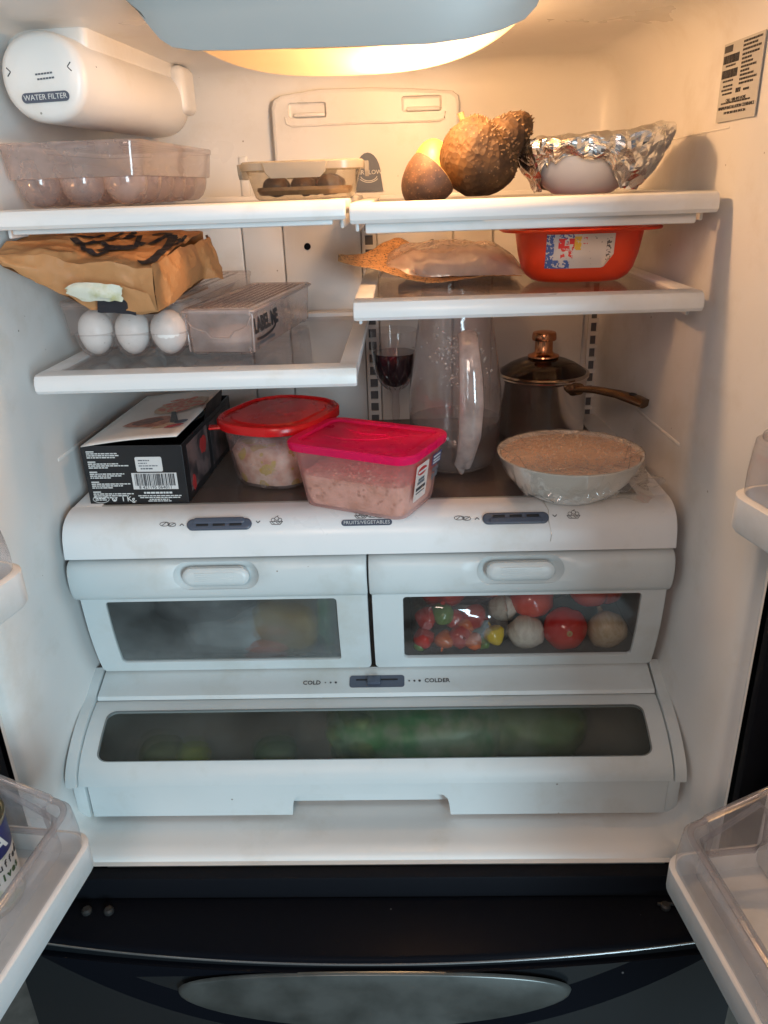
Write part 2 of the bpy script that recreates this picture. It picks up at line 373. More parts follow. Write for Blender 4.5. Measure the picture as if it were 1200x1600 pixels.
# ================================================================== REFRIGERATOR BODY
F = empty('refrigerator', (0, 0, -1.02), 0, 'large open refrigerator with off-white interior, lit ceiling lamp and black freezer drawer', 'refrigerator')
def fp(o):           # parts of the fridge are written in world coordinates
    o.parent = F; o.matrix_parent_inverse = Matrix.Translation((0, 0, 1.02)); return o
def sect(y, hw, zt, zb, rd): return [(x, y, z) for x, z in rr(2*hw, zt-zb, rd, 8, 0, (zt+zb)/2)]
b = MB()
b.loft([sect(-.152, .413, .615, -.3465, .02), sect(-.1455, .413, .615, -.3465, .02), sect(-.144, .406, .60, -.3440, .03), sect(-.139, .401, .592, -.3405, .035), sect(-.123, .3965, .585, -.3395, .04),
        sect(0, .3865, .58, -.3395, .045), sect(.2, .379, .578, -.34, .045), sect(.385, .3725, .576, -.335, .05), sect(.41, .370, .574, -.33, .05), sect(.424, .362, .566, -.32, .05), sect(.432, .345, .55, -.30, .05)], False, True)
fp(b.build('liner', LINER, smooth=50))
# cabinet gasket face round the opening, black strip under the sill
for s in (-1, 1): fp(MB().box((s*.430, -.163, .12), (.030, .014, 1.02), .003).build('gasket', GASKET))
fp(MB().box((0, -.160, -.3690), (.84, .02, .041), .003).build('mullion', GASKET))
for s in (-1, 1): fp(MB().box((s*.452, .14, .12), (.016, .58, 1.4)).build('cabinet_side', BLACKGLOSS))
# moulded lines on the walls
for s in (-1, 1):
    fp(MB().tube([(s*.3863, .03, .458), (s*.3799, .2, .455), (s*.3733, .39, .452)], .0016, 6).build('wall_rib', LINER))
    fp(MB().box((s*.3824, .14, .112), (.004, .17, .006), .0019, rot=Matrix.Rotation(s*rad(2.1), 3, 'Z')).build('wall_rib', LINER))
# back wall panels and screw caps
for x0, x1 in ((-.345, -.1995), (-.1975, -.1355), (-.1335, -.0125), (.0125, .130), (.132, .1925), (.1945, .342)):
    fp(MB().box(((x0+x1)/2, .4275, .215), (x1-x0, .006, .36), .002).build('back_panel', LINER))
for x in (-.097, .0985):
    fp(MB().lathe([(.0052, 0), (.0052, .002), (.003, .003)], 14).build('screw_cap', GASKET, rot=(rad(90), 0, 0), loc=(x, .4246, .331)))
# slotted shelf rails
for x in (0.0, .3595):
    w = .017; b = MB(); b.box((x-w/2, .421, .20), (.0045, .006, .37)); b.box((x+w/2, .421, .20), (.0045, .006, .37))
    z = .02
    while z < .385: b.box((x, .4212, z), (w-.0045, .0055, .0065)); z += .0205
    rl = fp(b.build('shelf_rail', LINER)); bk = fp(MB().box((x, .4236, .20), (w, .002, .37)).build('rail_channel', mat('channel_grey', (.12, .12, .13), .6)))
# air duct cover
pts = [(-.137, .395), (-.1355, .525), (-.132, .5345), (-.121, .5405), (-.064, .5470), (.011, .5465), (.077, .5430), (.130, .5385), (.1375, .533), (.1395, .524), (.138, .395)]
def shrink(P, d):
    cx = sum(p[0] for p in P)/len(P); cz = .46
    return [(cx+(x-cx)*(1-d/.138), cz+(z-cz)*(1-d/.08)) for x, z in P]
b = MB(); b.loft([[(x, y, z) for x, z in shrink(pts, d)] for y, d in ((.431, 0), (.417, 0), (.4135, .0015), (.412, .005))])
duct = b.build('air_duct_cover', LINER)
cut = MB()
for cx, cz, w, h in ((-.083, .5195, .056, .021), (.084, .523, .058, .021)): cut.box((cx, .412, cz), (w, .016, h), .0035)
co = cut.build('cutter', LINER)
md = duct.modifiers.new('b', 'BOOLEAN'); md.object = co; md.operation = 'DIFFERENCE'
dg = bpy.context.evaluated_depsgraph_get(); dg.update()
me = bpy.data.meshes.new_from_object(duct.evaluated_get(dg)); duct.modifiers.clear(); duct.data = me
bpy.data.objects.remove(co); fp(duct)
for p in me.polygons: p.use_smooth = False
for cx, cz, w in ((-.080, .514, .046), (.086, .5165, .048)):
    fp(MB().box((cx, .4155, cz), (w, .006, .006), .002).build('grip_bar', LINER))
fp(MB().tube([(-.116, .4115, .512), (-.114, .4115, .503), (-.106, .411, .4995), (0, .411, .5005), (.110, .411, .4995), (.117, .4115, .503), (.1185, .4115, .512)], .0016, 8).build('moulded_ridge', LINER))
P = [(-.0190, 0)]+[(-.0190*math.cos(rad(a)), .022+.031*math.sin(rad(a))) for a in range(0, 181, 15)]+[(.0190+.003, 0)]
bd = fp(MB().loft([[(x+.003, y, z+.408) for x, z in P] for y in (.4125, .4075)]).build('air_flow_badge', SLATE))
text('AIR FLOW', .0085, PALEINK, bd, (.004, .4072, .434))
for a0, a1, rr_ in ((200, 340, .013), (215, 325, .016)):
    pp = [(rr_*math.cos(rad(a)), .7*rr_*math.sin(rad(a))) for a in range(a0, a1+1, 10)]
    flat('printed_arc', strokes(pp, .0009), PALEINK, bd, (.004, .4072, .4315))
for x in (-.187, .262):   # faint vertical moulded bumps on the back wall
    fp(MB().box((x, .4315, .432), (.014, .006, .062), .0028, 3).build('moulded_boss', LINER))

# ------------------------------------------------------------------ ceiling lamp: front cover, lens, bulb
COVER = mat('lamp_cover_plastic', (0.37, 0.39, 0.385), 0.45, bump=(500, .05, .0004), rvar=(8, .35, .55))
bot = [(-.1935, .582), (-.188, .572), (-.176, .556), (-.166, .5435), (-.155, .5365), (-.135, .5330), (-.10, .5315), (-.03, .5305), (.03, .530), (.08, .5300), (.115, .5335), (.145, .5395), (.166, .5475), (.176, .557), (.182, .570), (.184, .582)]
def cov(off): return [[(x*(1-.0*off), -.030-.016*(1-(x/.19)**2)+off, z) for x, z in bot], ]
top_ = [(x*1.12, .60) for x, z in bot]
b = MB()
def yv(x, z): return -.030-.016*(1-min(1, (x/.19)**2))-.10*max(0, z-.531)*1.0
b.loft([[(x, yv(x, z)+.005, z+.0015) for x, z in bot], [(x, yv(x, z), z+.0012) for x, z in bot], [(x, yv(x, z)-.001, z+.004) for x, z in bot],
        [(x*1.02, yv(x, .55)-.003, z*.6+.56*.4+.008) for x, z in bot], [(x*1.05, yv(x, .58)-.006, z*.2+.8*.585+.004) for x, z in bot], [(x*1.08, yv(x, .61), .606) for x, z in bot],
        [(x*1.06, yv(x, .61)+.006, .606) for x, z in bot], [(x, yv(x, z)+.005, z+.0015) for x, z in bot]], False, False, closed=False)
fp(b.build('lamp_cover', COVER, smooth=40))
L = []
xs = [-.19+.378*i/28 for i in range(29)]
for y, D in ((-.030, .047), (0, .051), (.03, .0545), (.06, .0565), (.10, .054), (.14, .047), (.18, .037), (.21, .022), (.245, -.004)):
    L.append([(x*(1-max(0, y-.1)*1.2), y, .5850-(D+.0055)*(max(0, 1-abs(x/.1905)**2.8))**.75) for x in xs])
b = MB(); b.loft(L, False, False, closed=False)
fp(b.build('lamp_lens', LENS, smooth=60))
b = MB(); b.lathe([(.0005, -.030), (.008, -.028), (.0125, -.018), (.0135, 0), (.0125, .018), (.008, .028), (.0005, .030)], 16)
fp(b.build('bulb', emit('bulb_glow', (1.0, 0.63, 0.37), 520), loc=(.075, .028, .556), rot=(0, rad(90), 0)))

# ------------------------------------------------------------------ water filter housing
wf = empty('water_filter', (-.316, .055, .529), -rad(5)); fp(wf)
CAPM = WHITE
b = MB(); n = 40
def sup(a, rx, rz): return (rx*math.copysign(abs(math.cos(a))**.92, math.cos(a)), rz*math.copysign(abs(math.sin(a))**.92, math.sin(a)))
ls = []
for y, k in ((-.006, .001), (-.0058, .5), (-.0045, .82), (-.001, .95), (.006, 1.0), (.30, .98), (.318, .94), (.326, .8), (.328, .01)):
    ls.append([(sup(2*math.pi*j/n, .046*k, .0425*k)[0], y, sup(2*math.pi*j/n, .046*k, .0425*k)[1]) for j in range(n)])
fc = MB().loft(ls).build('filter_cover', LINER, wf, smooth=50)
MB().box((-.012, .195, .0405), (.092, .31, .030), .008, 3).build('filter_housing', LINER, wf)
MB().box((.040, .312, .016), (.022, .050, .060), .010, 4).build('filter_bracket', LINER, wf)
MB().box((.030, .322, -.008), (.006, .012, .034), .002).build('bracket_gap', DARKHOLE, wf)
for xo in (0, .006): MB().box((.0405+xo*.2, .022+xo*1.6, .016), (.0016, .0012, .012), 0, rot=Matrix.Rotation(rad(-25), 3, 'Y')).build('grip_line', INKGREY, wf)
pl = flat('name_plate', [[(x, y) for x, y in rr(.052, .0095, .0046)]], SLATE, wf, (.002, -.0066, -.0185), (0, -1, 0), (1, 0, .02), t=.0006)
text('WATER FILTER', .0072, PALEINK, wf, (.002, -.0075, -.0185), (0, -1, 0), (1, 0, .02))
flat('arrow_mark', strokes([(-.002, .004), (.002, 0), (-.002, -.004)], .001), INK, wf, (-.034, -.0048, .006))
flat('arrow_mark', strokes([(.002, .004), (-.002, 0), (.002, -.004)], .001), INK, wf, (.032, -.0048, .008))
flat('printed_line', [rect(-.009+i*.0032, 0, -.0065+i*.0032, .0016) for i in range(6)]+[rect(-.008+i*.0032, -.0045, -.0055+i*.0032, -.0029) for i in range(6)], INKGREY, wf, (.004, -.0064, .002), (0, -1, 0), (1, 0, .06))

# ------------------------------------------------------------------ rating label on the right wall
lab = MB().box((.3835, 0, .4995), (.0008, .085, .0705)).build('rating_label', mat('label_paper', (0.46, 0.46, 0.44), 0.35), smooth=0)
lab.rotation_euler = (0, 0, rad(3.0)); lab.location = (.0012, -.003, 0); fp(lab)
NX, XX = (-1, 0, 0), (0, -1, 0)
def lp(polys, m=INK): return flat('print', polys, m, lab, (.3829, 0, .4995), NX, XX, t=.0002)
R_ = random.Random(3)
def words(x0, x1, y, h, rng=R_):
    P = []; x = x0
    while x < x1-.001:
        w = rng.uniform(.0015, .006); P.append(rect(x, y, min(x+w, x1), y+h)); x += w+.0009
    return P
lp([rect(-.040, .027, -.022, .033)])
bars = []
for y in (.017, .004):
    x = -.040
    while x < -.006: w = R_.choice((.0005, .0009, .0014)); bars.append(rect(x, y, x+w, y+.0075)); x += w+R_.choice((.0005, .0008))
lp(bars)
ws = []
for i, y in enumerate((.031, .0275, .024, .020, .0165, .013, .0095, .006, .0025, -.001, -.0045)): ws += words(.001, (.038, .03, .038, .036, .022, .025, .034, .02, .03, .036, .03)[i], y, .0019)
for y in (.014, .0005, -.004, -.0075, -.011): ws += words(-.038+R_.uniform(0, .006), -.012, y, .0017)
ws += words(-.004, .006, -.011, .004)+words(.012, .024, -.0105, .002)
ws += words(-.034, .03, -.0195, .0016)
lp(ws)
text('CALL 1-800-4MY-HOME', .0042, INK, lab, (.3828, .002, .4995-.0165), NX, XX)
text('MINIMUM INSTALLATION CLEARANCE', .0045, INK, lab, (.3828, .000, .4995-.0232), NX, XX)
text('TOP 1IN. SIDE 1/8 IN. BACK 2IN.', .0034, INK, lab, (.3828, .001, .4995-.0278), NX, XX)

# ------------------------------------------------------------------ freezer drawer below
def fy(x): return -.2535+.0275*(abs(x)/.378)**2
fz = empty('freezer_drawer'); fp(fz)
xs = [-.425+.85*i/40 for i in range(41)]
b = MB(); b.loft([[(x, -.172, -.379) for x in xs], [(x, fy(x)+.006, -.3795) for x in xs], [(x, fy(x)+.0015, -.381) for x in xs], [(x, fy(x), -.385) for x in xs]], False, False, closed=False)
b.build('drawer_top', BLACKGLOSS, fz, smooth=60)
b = MB(); b.loft([[(x, fy(x)+.0002, -.3865) for x in xs], [(x, fy(x), -.40) for x in xs], [(x, fy(x), -.55) for x in xs], [(x, fy(x)+.01, -1.0) for x in xs]], False, False, closed=False)
b.build('drawer_front', STEELDARK, fz, smooth=60)
MB().tube([(x, fy(x)-.0006, -.3857) for x in xs], .0014, 8).build('edge_trim', CHROME, fz)
# crescent handle pocket and the oval grip plate
def cres(g, d):
    P = []
    for i in range(33):
        x = -.392+.784*i/32; P.append((x, -.3915-.006*(abs(x)/.392)**2))
    for i in range(32, -1, -1):
        x = -.392+.784*i/32; t = x/.392; P.append((x*(1-g), -.3995-(.104)*(1-abs(t)**2.3)))
    return P
def onface(P, off, sc=1.0, cz=-.43): return [(x*sc, fy(x*sc)-off, cz+(z-cz)*sc) for x, z in P]
cP = [(x, z) for x, z in cres(0, 0)]
b = MB(); b.loft([onface(cP, -.001), onface(cP, .004), onface(cP, .007, .985)], False, True)
b.build('handle_pocket', BLACKGLOSS, fz, smooth=50)
eP = [(.226*math.cos(2*math.pi*i/48), -.434+.045*math.sin(2*math.pi*i/48)) for i in range(48)]
b = MB(); b.loft([onface(eP, .006), onface(eP, .0095, .99, -.437), onface(eP, .0105, .97, -.437), onface(eP, .009, .5, -.437)], False, True)
b.build('grip_plate', GREYPLATE, fz, smooth=50)
for x, y in ((-.345, -.19), (-.318, -.19), (.345, -.188)):
    MB().lathe([(.006, 0), (.006, .004), (.004, .006), (.0015, .006)], 10, (x, y, -.379)).build('screw', mat('dull_screw', (.03, .03, .03), .5, metal=.3), fz)
MB().box((.352, -.186, -.3755), (.032, .003, .004), .001).build('hinge_bracket', MATS['dull_screw'], fz)

# ------------------------------------------------------------------ doors, standing open
for s in (-1, 1):
    dr = empty('door', (s*.436, -.172, 0), s*rad(-2 if s > 0 else -2)); fp(dr)
    b = MB(); b.box((s*.040, -.23, .12), (.060, .44, .98), .012, 3); b.build('door_liner', LINER, dr)
    b = MB(); b.box((s*.082, -.225, .12), (.022, .46, 1.02), .006); b.build('door_shell', BLACKGLOSS, dr)
    b = MB(); b.box((s*.012, -.012, .12), (.014, .016, .99), .005); b.build('gasket', GASKET, dr)

# ------------------------------------------------------------------ pantry drawer ledge with temperature slider
prs = Prof([(.040, -.1915), (.018, -.1995), (0, -.206), (-.002, -.2105)])
lg = patch(prs, -.371, .371, 0, 1, 0, .006, 20, 8).build('control_ledge', DRAWER, smooth=40); fp(lg)
def on(pr, x, s, off=0.0004): return pr.m(x, s, off)
sp = flat('slider_plate', [rr(.074, .019, .004)], SLATE, lg, on(prs, .005, .50), prs.n3(.4)); 
MB().box((0, 0, 0), (.018, .012, .006), .002).build('slider_knob', SLATE, lg); put(bpy.data.objects['slider_knob'], on(prs, .001, .5, .003), prs.n3(.4))
flat('slider_slot', [rect(-.028, -.001, .028, .001)], DARKHOLE, lg, on(prs, .005, .45, .0009), prs.n3(.4))
text('COLD', .0088, INK, lg, on(prs, -.0830, .52), prs.n3(.4), bold=.0001)
text('COLDER', .0088, INK, lg, on(prs, .0860, .50), prs.n3(.4), bold=.0001)
for i, x in enumerate((-.0645, -.0575, -.0505)): flat('printed_dot', [blob(0, 0, .0009+.0003*i, .0009+.0003*i, 1, 10, 0)], INK, lg, on(prs, x, .52), prs.n3(.4))
for i, x in enumerate((.0485, .0555, .0625)): flat('printed_dot', [blob(0, 0, .0011+.0003*i, .0011+.0003*i, 1, 10, 0)], INK, lg, on(prs, x, .5), prs.n3(.4))
prt = Prof([(.042, -.188), (.018, -.1975), (0, -.2065), (-.02, -.2125), (-.04, -.2195), (-.06, -.2295), (-.08, -.2435), (-.093, -.259), (-.097, -.273)])
for s in (-1, 1):
    x0, x1 = (.3735, .3875) if s > 0 else (-.3875, -.3735)
    fp(patch(prt, x0, x1, 0, 1, .001, .008, 3, 30).build('side_trim', DRAWER, smooth=40))
    fp(MB().box((s*.3785, -.079, -.3035), (.016, .012, .061), .002).build('side_filler', DRAWER))

# ================================================================== GLASS SHELVES
def shelf(x0, x1, zt, lip, label, y1=.405, under=0.010, rim=.021, bow=0.0):
    w = x1-x0; cx = (x0+x1)/2
    t = empty('glass_shelf', (cx, 0, zt-lip), 0, label, 'shelf', 'glass refrigerator shelves')
    pr = [(.024, lip), (.006, lip), (.0015, lip-.0015), (-.001, lip-.005), (-.003, lip*.5), (-.0025, .004), (.0005, .0005), (.004, 0), (.007, .002), (.010, .010), (.024, lip-.006)]
    MB().extrude_x(pr, -w/2, w/2, .002).build('front_lip', WHITE, t, smooth=30)
    for s in (-1, 1):
        MB().box((s*(w/2-rim/2), .024+(y1-.024)/2, lip-.0055), (rim, y1-.024, .011), .002).build('side_rail', WHITE, t)
        MB().box((s*(w/2-.006), .024+(y1-.05)/2, lip-.019), (.004, y1-.06, .020), .0015).build('bracket', WHITE, t)
    MB().box((0, y1-.010, lip-.0035), (w-2*rim, .022, .014), .002).build('back_rail', WHITE, t)
    MB().box((0, .024+(y1-.046)/2, lip-.0045), (w-2*rim+.002, y1-.046, .004)).build('glass_pane', GLASS_SHELF, t, smooth=0)
    if under: MB().box((0, .022, -under/2+.002), (w-.030, .010, under), .002).build('under_rail', WHITE, t)
    return t
shelf(-.379, -.0062, .4035, .0195, 'top left glass shelf with white lip, under the smoky egg bin', under=.0075)
shelf(-.0022, .3735, .3995, .0205, 'top right glass shelf with white lip, under the spiky fruit and foil bowl', under=.0125)
sl = shelf(-.3665, -.0020, .2310, .022, 'middle left glass shelf with white frame, carrying eggs and paper bag', under=0)
sr = shelf(-.0030, .3710, .3015, .021, 'middle right glass shelf with white frame, carrying the orange tub', under=0)
text('Spillproof', .0095, PALEINK, sl, (-.045, .0355, .022-.0023), (0, 0, 1), space=1.1)
text('Spillproof', .0095, PALEINK, sr, (-.0250, .0345, .021-.0023), (0, 0, 1), space=1.1)

# ================================================================== CRISPER COVER
prc = Prof([(0, 0), (.0015, .015), (.006, .030), (.016, .042), (.032, .0487), (.05, .0503)])
cc = empty('crisper_cover', (0, 0, 0), 0, 'white crisper cover with textured glass top, sliders and FRUITS/VEGETABLES badge', 'crisper cover')
patch(prc, -.375, .375, 0, 1, 0, .004, 30, 24).build('front_apron', WHITE, cc, smooth=40)
for s in (-1, 1):
    MB().box((s*.357, .235, .0485), (.036, .366, .0035), .001).build('side_border', WHITE, cc)
MB().box((0, .0515, .0478), (.68, .012, .003)).build('front_border', mat('grey_border', (0.42, 0.45, 0.44), 0.4), cc)
m, t, out = nt('crisper_glass')
bs = N(t, 'ShaderNodeBsdfPrincipled'); bs.inputs['Base Color'].default_value = (0.17, 0.135, 0.12, 1); bs.inputs['Roughness'].default_value = 0.22
tr = N(t, 'ShaderNodeBsdfTransparent'); tr.inputs[0].default_value = (.75, .72, .7, 1)
mx = N(t, 'ShaderNodeMixShader'); mx.inputs[0].default_value = .62
t.links.new(tr.outputs[0], mx.inputs[1]); t.links.new(bs.outputs[0], mx.inputs[2]); t.links.new(mx.outputs[0], out.inputs[0])
vec = coords(t, 'Object', (1, 1, 1)); br = N(t, 'ShaderNodeTexBrick'); br.offset = 0; br.inputs['Scale'].default_value = 1
br.inputs['Brick Width'].default_value = .005; br.inputs['Row Height'].default_value = .005; br.inputs['Mortar Size'].default_value = .0009; br.inputs['Mortar Smooth'].default_value = .5
br.inputs['Color1'].default_value = (1, 1, 1, 1); br.inputs['Color2'].default_value = (1, 1, 1, 1); br.inputs['Mortar'].default_value = (0, 0, 0, 1)
t.links.new(vec, br.inputs['Vector']); bp = N(t, 'ShaderNodeBump'); bp.inputs['Strength'].default_value = .55; bp.inputs['Distance'].default_value = .001
t.links.new(br.outputs['Color'], bp.inputs['Height']); t.links.new(bp.outputs[0], bs.inputs['Normal'])
MB().box((0, .237, .0478), (.68, .358, .003)).build('glass_pane', MATS['crisper_glass'], cc, smooth=0)
def capsule(w, h, t, k=8):
    return MB().loft([[(x, y, z) for x, y in rr(w-2*d, h-2*d, (h-2*d)/2, k)] for z, d in ((0, 0), (t*.6, 0), (t*.9, t*.25), (t, t*.6))])
def icon_veg(par, x, s):
    P = strokes([(.0062*math.cos(a/10*6.283)-.004, .0028*math.sin(a/10*6.283)+.0004) for a in range(11)], .0005)
    P += strokes([(.005*math.cos(a/10*6.283)+.005, .0026*math.sin(a/10*6.283)-.0006) for a in range(11)], .0005)
    P += strokes([(-.008, -.002), (-.002, .003), (.003, -.002), (.009, .002)], .0005)
    flat('vegetable_icon', P, INK, par, on(prc, x, s), prc.n3(s))
def icon_fruit(par, x, s, k=1.0):
    P = strokes([(-.008*k, 0), (-.005*k, -.004*k), (.005*k, -.004*k), (.008*k, 0), (-.008*k, 0)], .0006)
    for cx, cy, q in ((-.004, .0022, .0024), (.0005, .004, .0026), (.0045, .002, .0024)):
        P += strokes([(k*(cx+q*math.cos(a/8*6.283)), k*(cy+q*math.sin(a/8*6.283))) for a in range(9)], .0005)
    P += strokes([(-.005*k, -.001*k), (-.002*k, -.003*k)], .0006)+strokes([(0, -.001*k), (.003*k, -.003*k)], .0006)+strokes([(.003*k, -.001*k), (.005*k, -.002*k)], .0006)+strokes([(.0005*k, .006*k), (.002*k, .008*k)], .0006)
    flat('fruit_icon', P, INK, par, on(prc, x, s), prc.n3(s))
for cx, s0, up in ((-.1800, .50, 0), (.1818, .50, 1)):
    o = capsule(.080, .0145, .0035).build('humidity_slider', SLATE, cc); put(o, on(prc, cx, s0, 0), prc.n3(s0))
    o2 = capsule(.064, .008, .0025).build('slider_tab', SLATE, o); o2.location = (0, .0042 if not up else -.0036, .0025)
    for i in (-1, 0, 1): MB().box((i*.0205, -.0012 if not up else .0022, .0036), (.015, .0032, .0012), .0005).build('slot', DARKHOLE, o)
    icon_veg(cc, cx-.0640, s0+.02); icon_fruit(cc, cx+.0700, s0+.03)
    flat('arrow_mark', strokes([(-.0025, -.0013), (0, .0013), (.0025, -.0013)], .0009), INK, cc, on(prc, cx-.0465, s0+.01), prc.n3(s0))
    flat('arrow_mark', strokes([(-.0025, .0013), (0, -.0013), (.0025, .0013)], .0009), INK, cc, on(prc, cx+.0475, s0+.03), prc.n3(s0))
flat('name_plate', [rr(.062, .0078, .0038)], SLATE, cc, on(prc, .001, .485), prc.n3(.485))
text('FRUITS/VEGETABLES', .0062, PALEINK, cc, on(prc, .001, .485, .0009), prc.n3(.485), space=1.02)
icon_fruit(cc, -.006, .60, 1.0); icon_veg(cc, .012, .59)

# ================================================================== CRISPER DRAWERS
prh = Prof([(.014, -.0035), (.004, -.0055), (-.003, -.012), (-.0058, -.024), (-.0055, -.038), (-.002, -.052), (.003, -.0585)])
prl = Prof([(.010, -.050), (.012, -.080), (.017, -.120), (.026, -.160), (.036, -.1895)])
def crisper(x0, x1, wx0, wx1, latchx, label, pane):
    t = empty('vegetable_crisper', ((x0+x1)/2, .03, -.19), 0, label, 'drawer', 'crisper drawers')
    inv = Matrix.Translation((-(x0+x1)/2, -.03, .19))
    def k(o): o.parent = t; o.matrix_parent_inverse = inv; return o
    stad = (latchx-.0525, latchx+.0525, .185, .735, .0185, .27)
    k(frame_patch(prh, (x0, x1, 0, 1, .003, .04), stad, .006, 6).build('handle_panel', DRAWER, smooth=50))
    o_ = rloop(*stad); i_ = rloop(latchx-.040, latchx+.040, .30, .62, .010, .155)
    L = [[prh.m(a[0]+(c[0]-a[0])*q, a[1]+(c[1]-a[1])*q, -.0012-.0105*math.sin(q*1.57)) for a, c in zip(o_, i_)] for q in (0, .3, .6, .85, 1)]
    k(MB().loft(L, False, True).build('latch_recess', DRAWER, smooth=60))
    la = capsule(.083, .0235, .0110, 10).build('latch', DRAWER, t)
    la.matrix_local = Matrix.Translation(inv @ Vector(prh.m(latchx, .47, -.0055))) @ frame(prh.n3(.47), (1, 0, 0)).to_4x4()
    for i in range(5): MB().box((0, .0068-.0026*i, .0111), (.050, .0009, .0008), .0003).build('grip_ridge', DRAWER, la)
    k(frame_patch(prl, (x0+.002 if x0 > 0 else x0+.003, x1-.001, 0, 1, .006, .05), (wx0, wx1, .12, .865, .005, .035), .005, 6).build('front_frame', DRAWER, smooth=50))
    k(patch(prl, wx0-.004, wx1+.004, .1, .885, -.0025, .002, 14, 14).build('window', pane, smooth=50))
    b = MB(); wi = x1-x0-.02; cx = (x0+x1)/2
    b.box((cx, .21, -.182), (wi, .33, .003)); b.box((cx-wi/2, .21, -.115), (.003, .33, .13)); b.box((cx+wi/2, .21, -.115), (.003, .33, .13)); b.box((cx, .375, -.115), (wi, .003, .13))
    k(b.build('bin', CLEAR, smooth=0))
    return t
PANE_F = frost('frosted_pane', (.92, .94, .94), .24, 1.3, .10, (.42, .45, .45))
PANE_C = clear('clear_pane', (.96, .96, .96), .02, (.5, .5, .5), .10, (.05, .55), .5, hazevar=(30, .005, .035))
PANE_P = frost('fogged_pane', (.92, .94, .92), .24, 1.3, .045, (.36, .39, .36))
crisper(-.375, -.0012, -.340, -.0425, -.1880, 'left crisper drawer with fogged window showing a dark bag and yellow packet', PANE_F)
crisper(.0012, .3755, .0430, .3440, .1878, 'right crisper drawer with clear window showing tomatoes and garlic', PANE_C)

# ================================================================== PANTRY DRAWER
prp = Prof([(0, -.2125), (-.02, -.2165), (-.04, -.2235), (-.06, -.2335), (-.08, -.2475), (-.092, -.262), (-.0955, -.2735)])
pd = empty('pantry_drawer', (0, -.04, -.335), 0, 'full-width bottom pantry drawer with long fogged curved window and notched grip', 'drawer')
pinv = Matrix.Translation((0, .04, .335))
def pk(o): o.parent = pd; o.matrix_parent_inverse = pinv; return o
pk(frame_patch(prp, (-.3725, .3725, 0, 1, .003, .02), (-.351, .3495, .155, .735, .014, .09), .005, 6).build('front_frame', DRAWER, smooth=50))
pk(patch(prp, -.355, .3535, .14, .755, -.0025, .002, 20, 12).build('window', PANE_P, smooth=50))
ol = rloop(-.3515, .350, .152, .738, .0145, .0915); il = rloop(-.3495, .348, .160, .730, .0132, .087)
pk(MB().loft([[prp.m(x, s, -.001) for x, s in ol], [prp.m(x, s, .0006) for x, s in ol], [prp.m(x, s, .0006) for x, s in il], [prp.m(x, s, -.002) for x, s in il]], False, False).build('window_rim', mat('rim_grey', (.16, .18, .18), .4), smooth=40))
P = [(-.3665, -.2735), (.3705, -.2735), (.3705, -.334), (.0985, -.334), (.0965, -.316), (.0945, -.3075), (.089, -.3015), (.080, -.2995), (-.085, -.2980), (-.096, -.300), (-.102, -.306), (-.1045, -.316), (-.106, -.332), (-.3665, -.332)]
pk(MB().loft([[(x, y, z) for x, z in P] for y in (-.079, -.0835, -.085)]).build('lower_front', DRAWER, smooth=20))
pk(MB().box((0, -.058, -.305), (.70, .004, .055)).build('grip_back', DRAWER))
pk(MB().box((0, .15, -.325), (.72, .40, .004)).build('bin', WHITE))

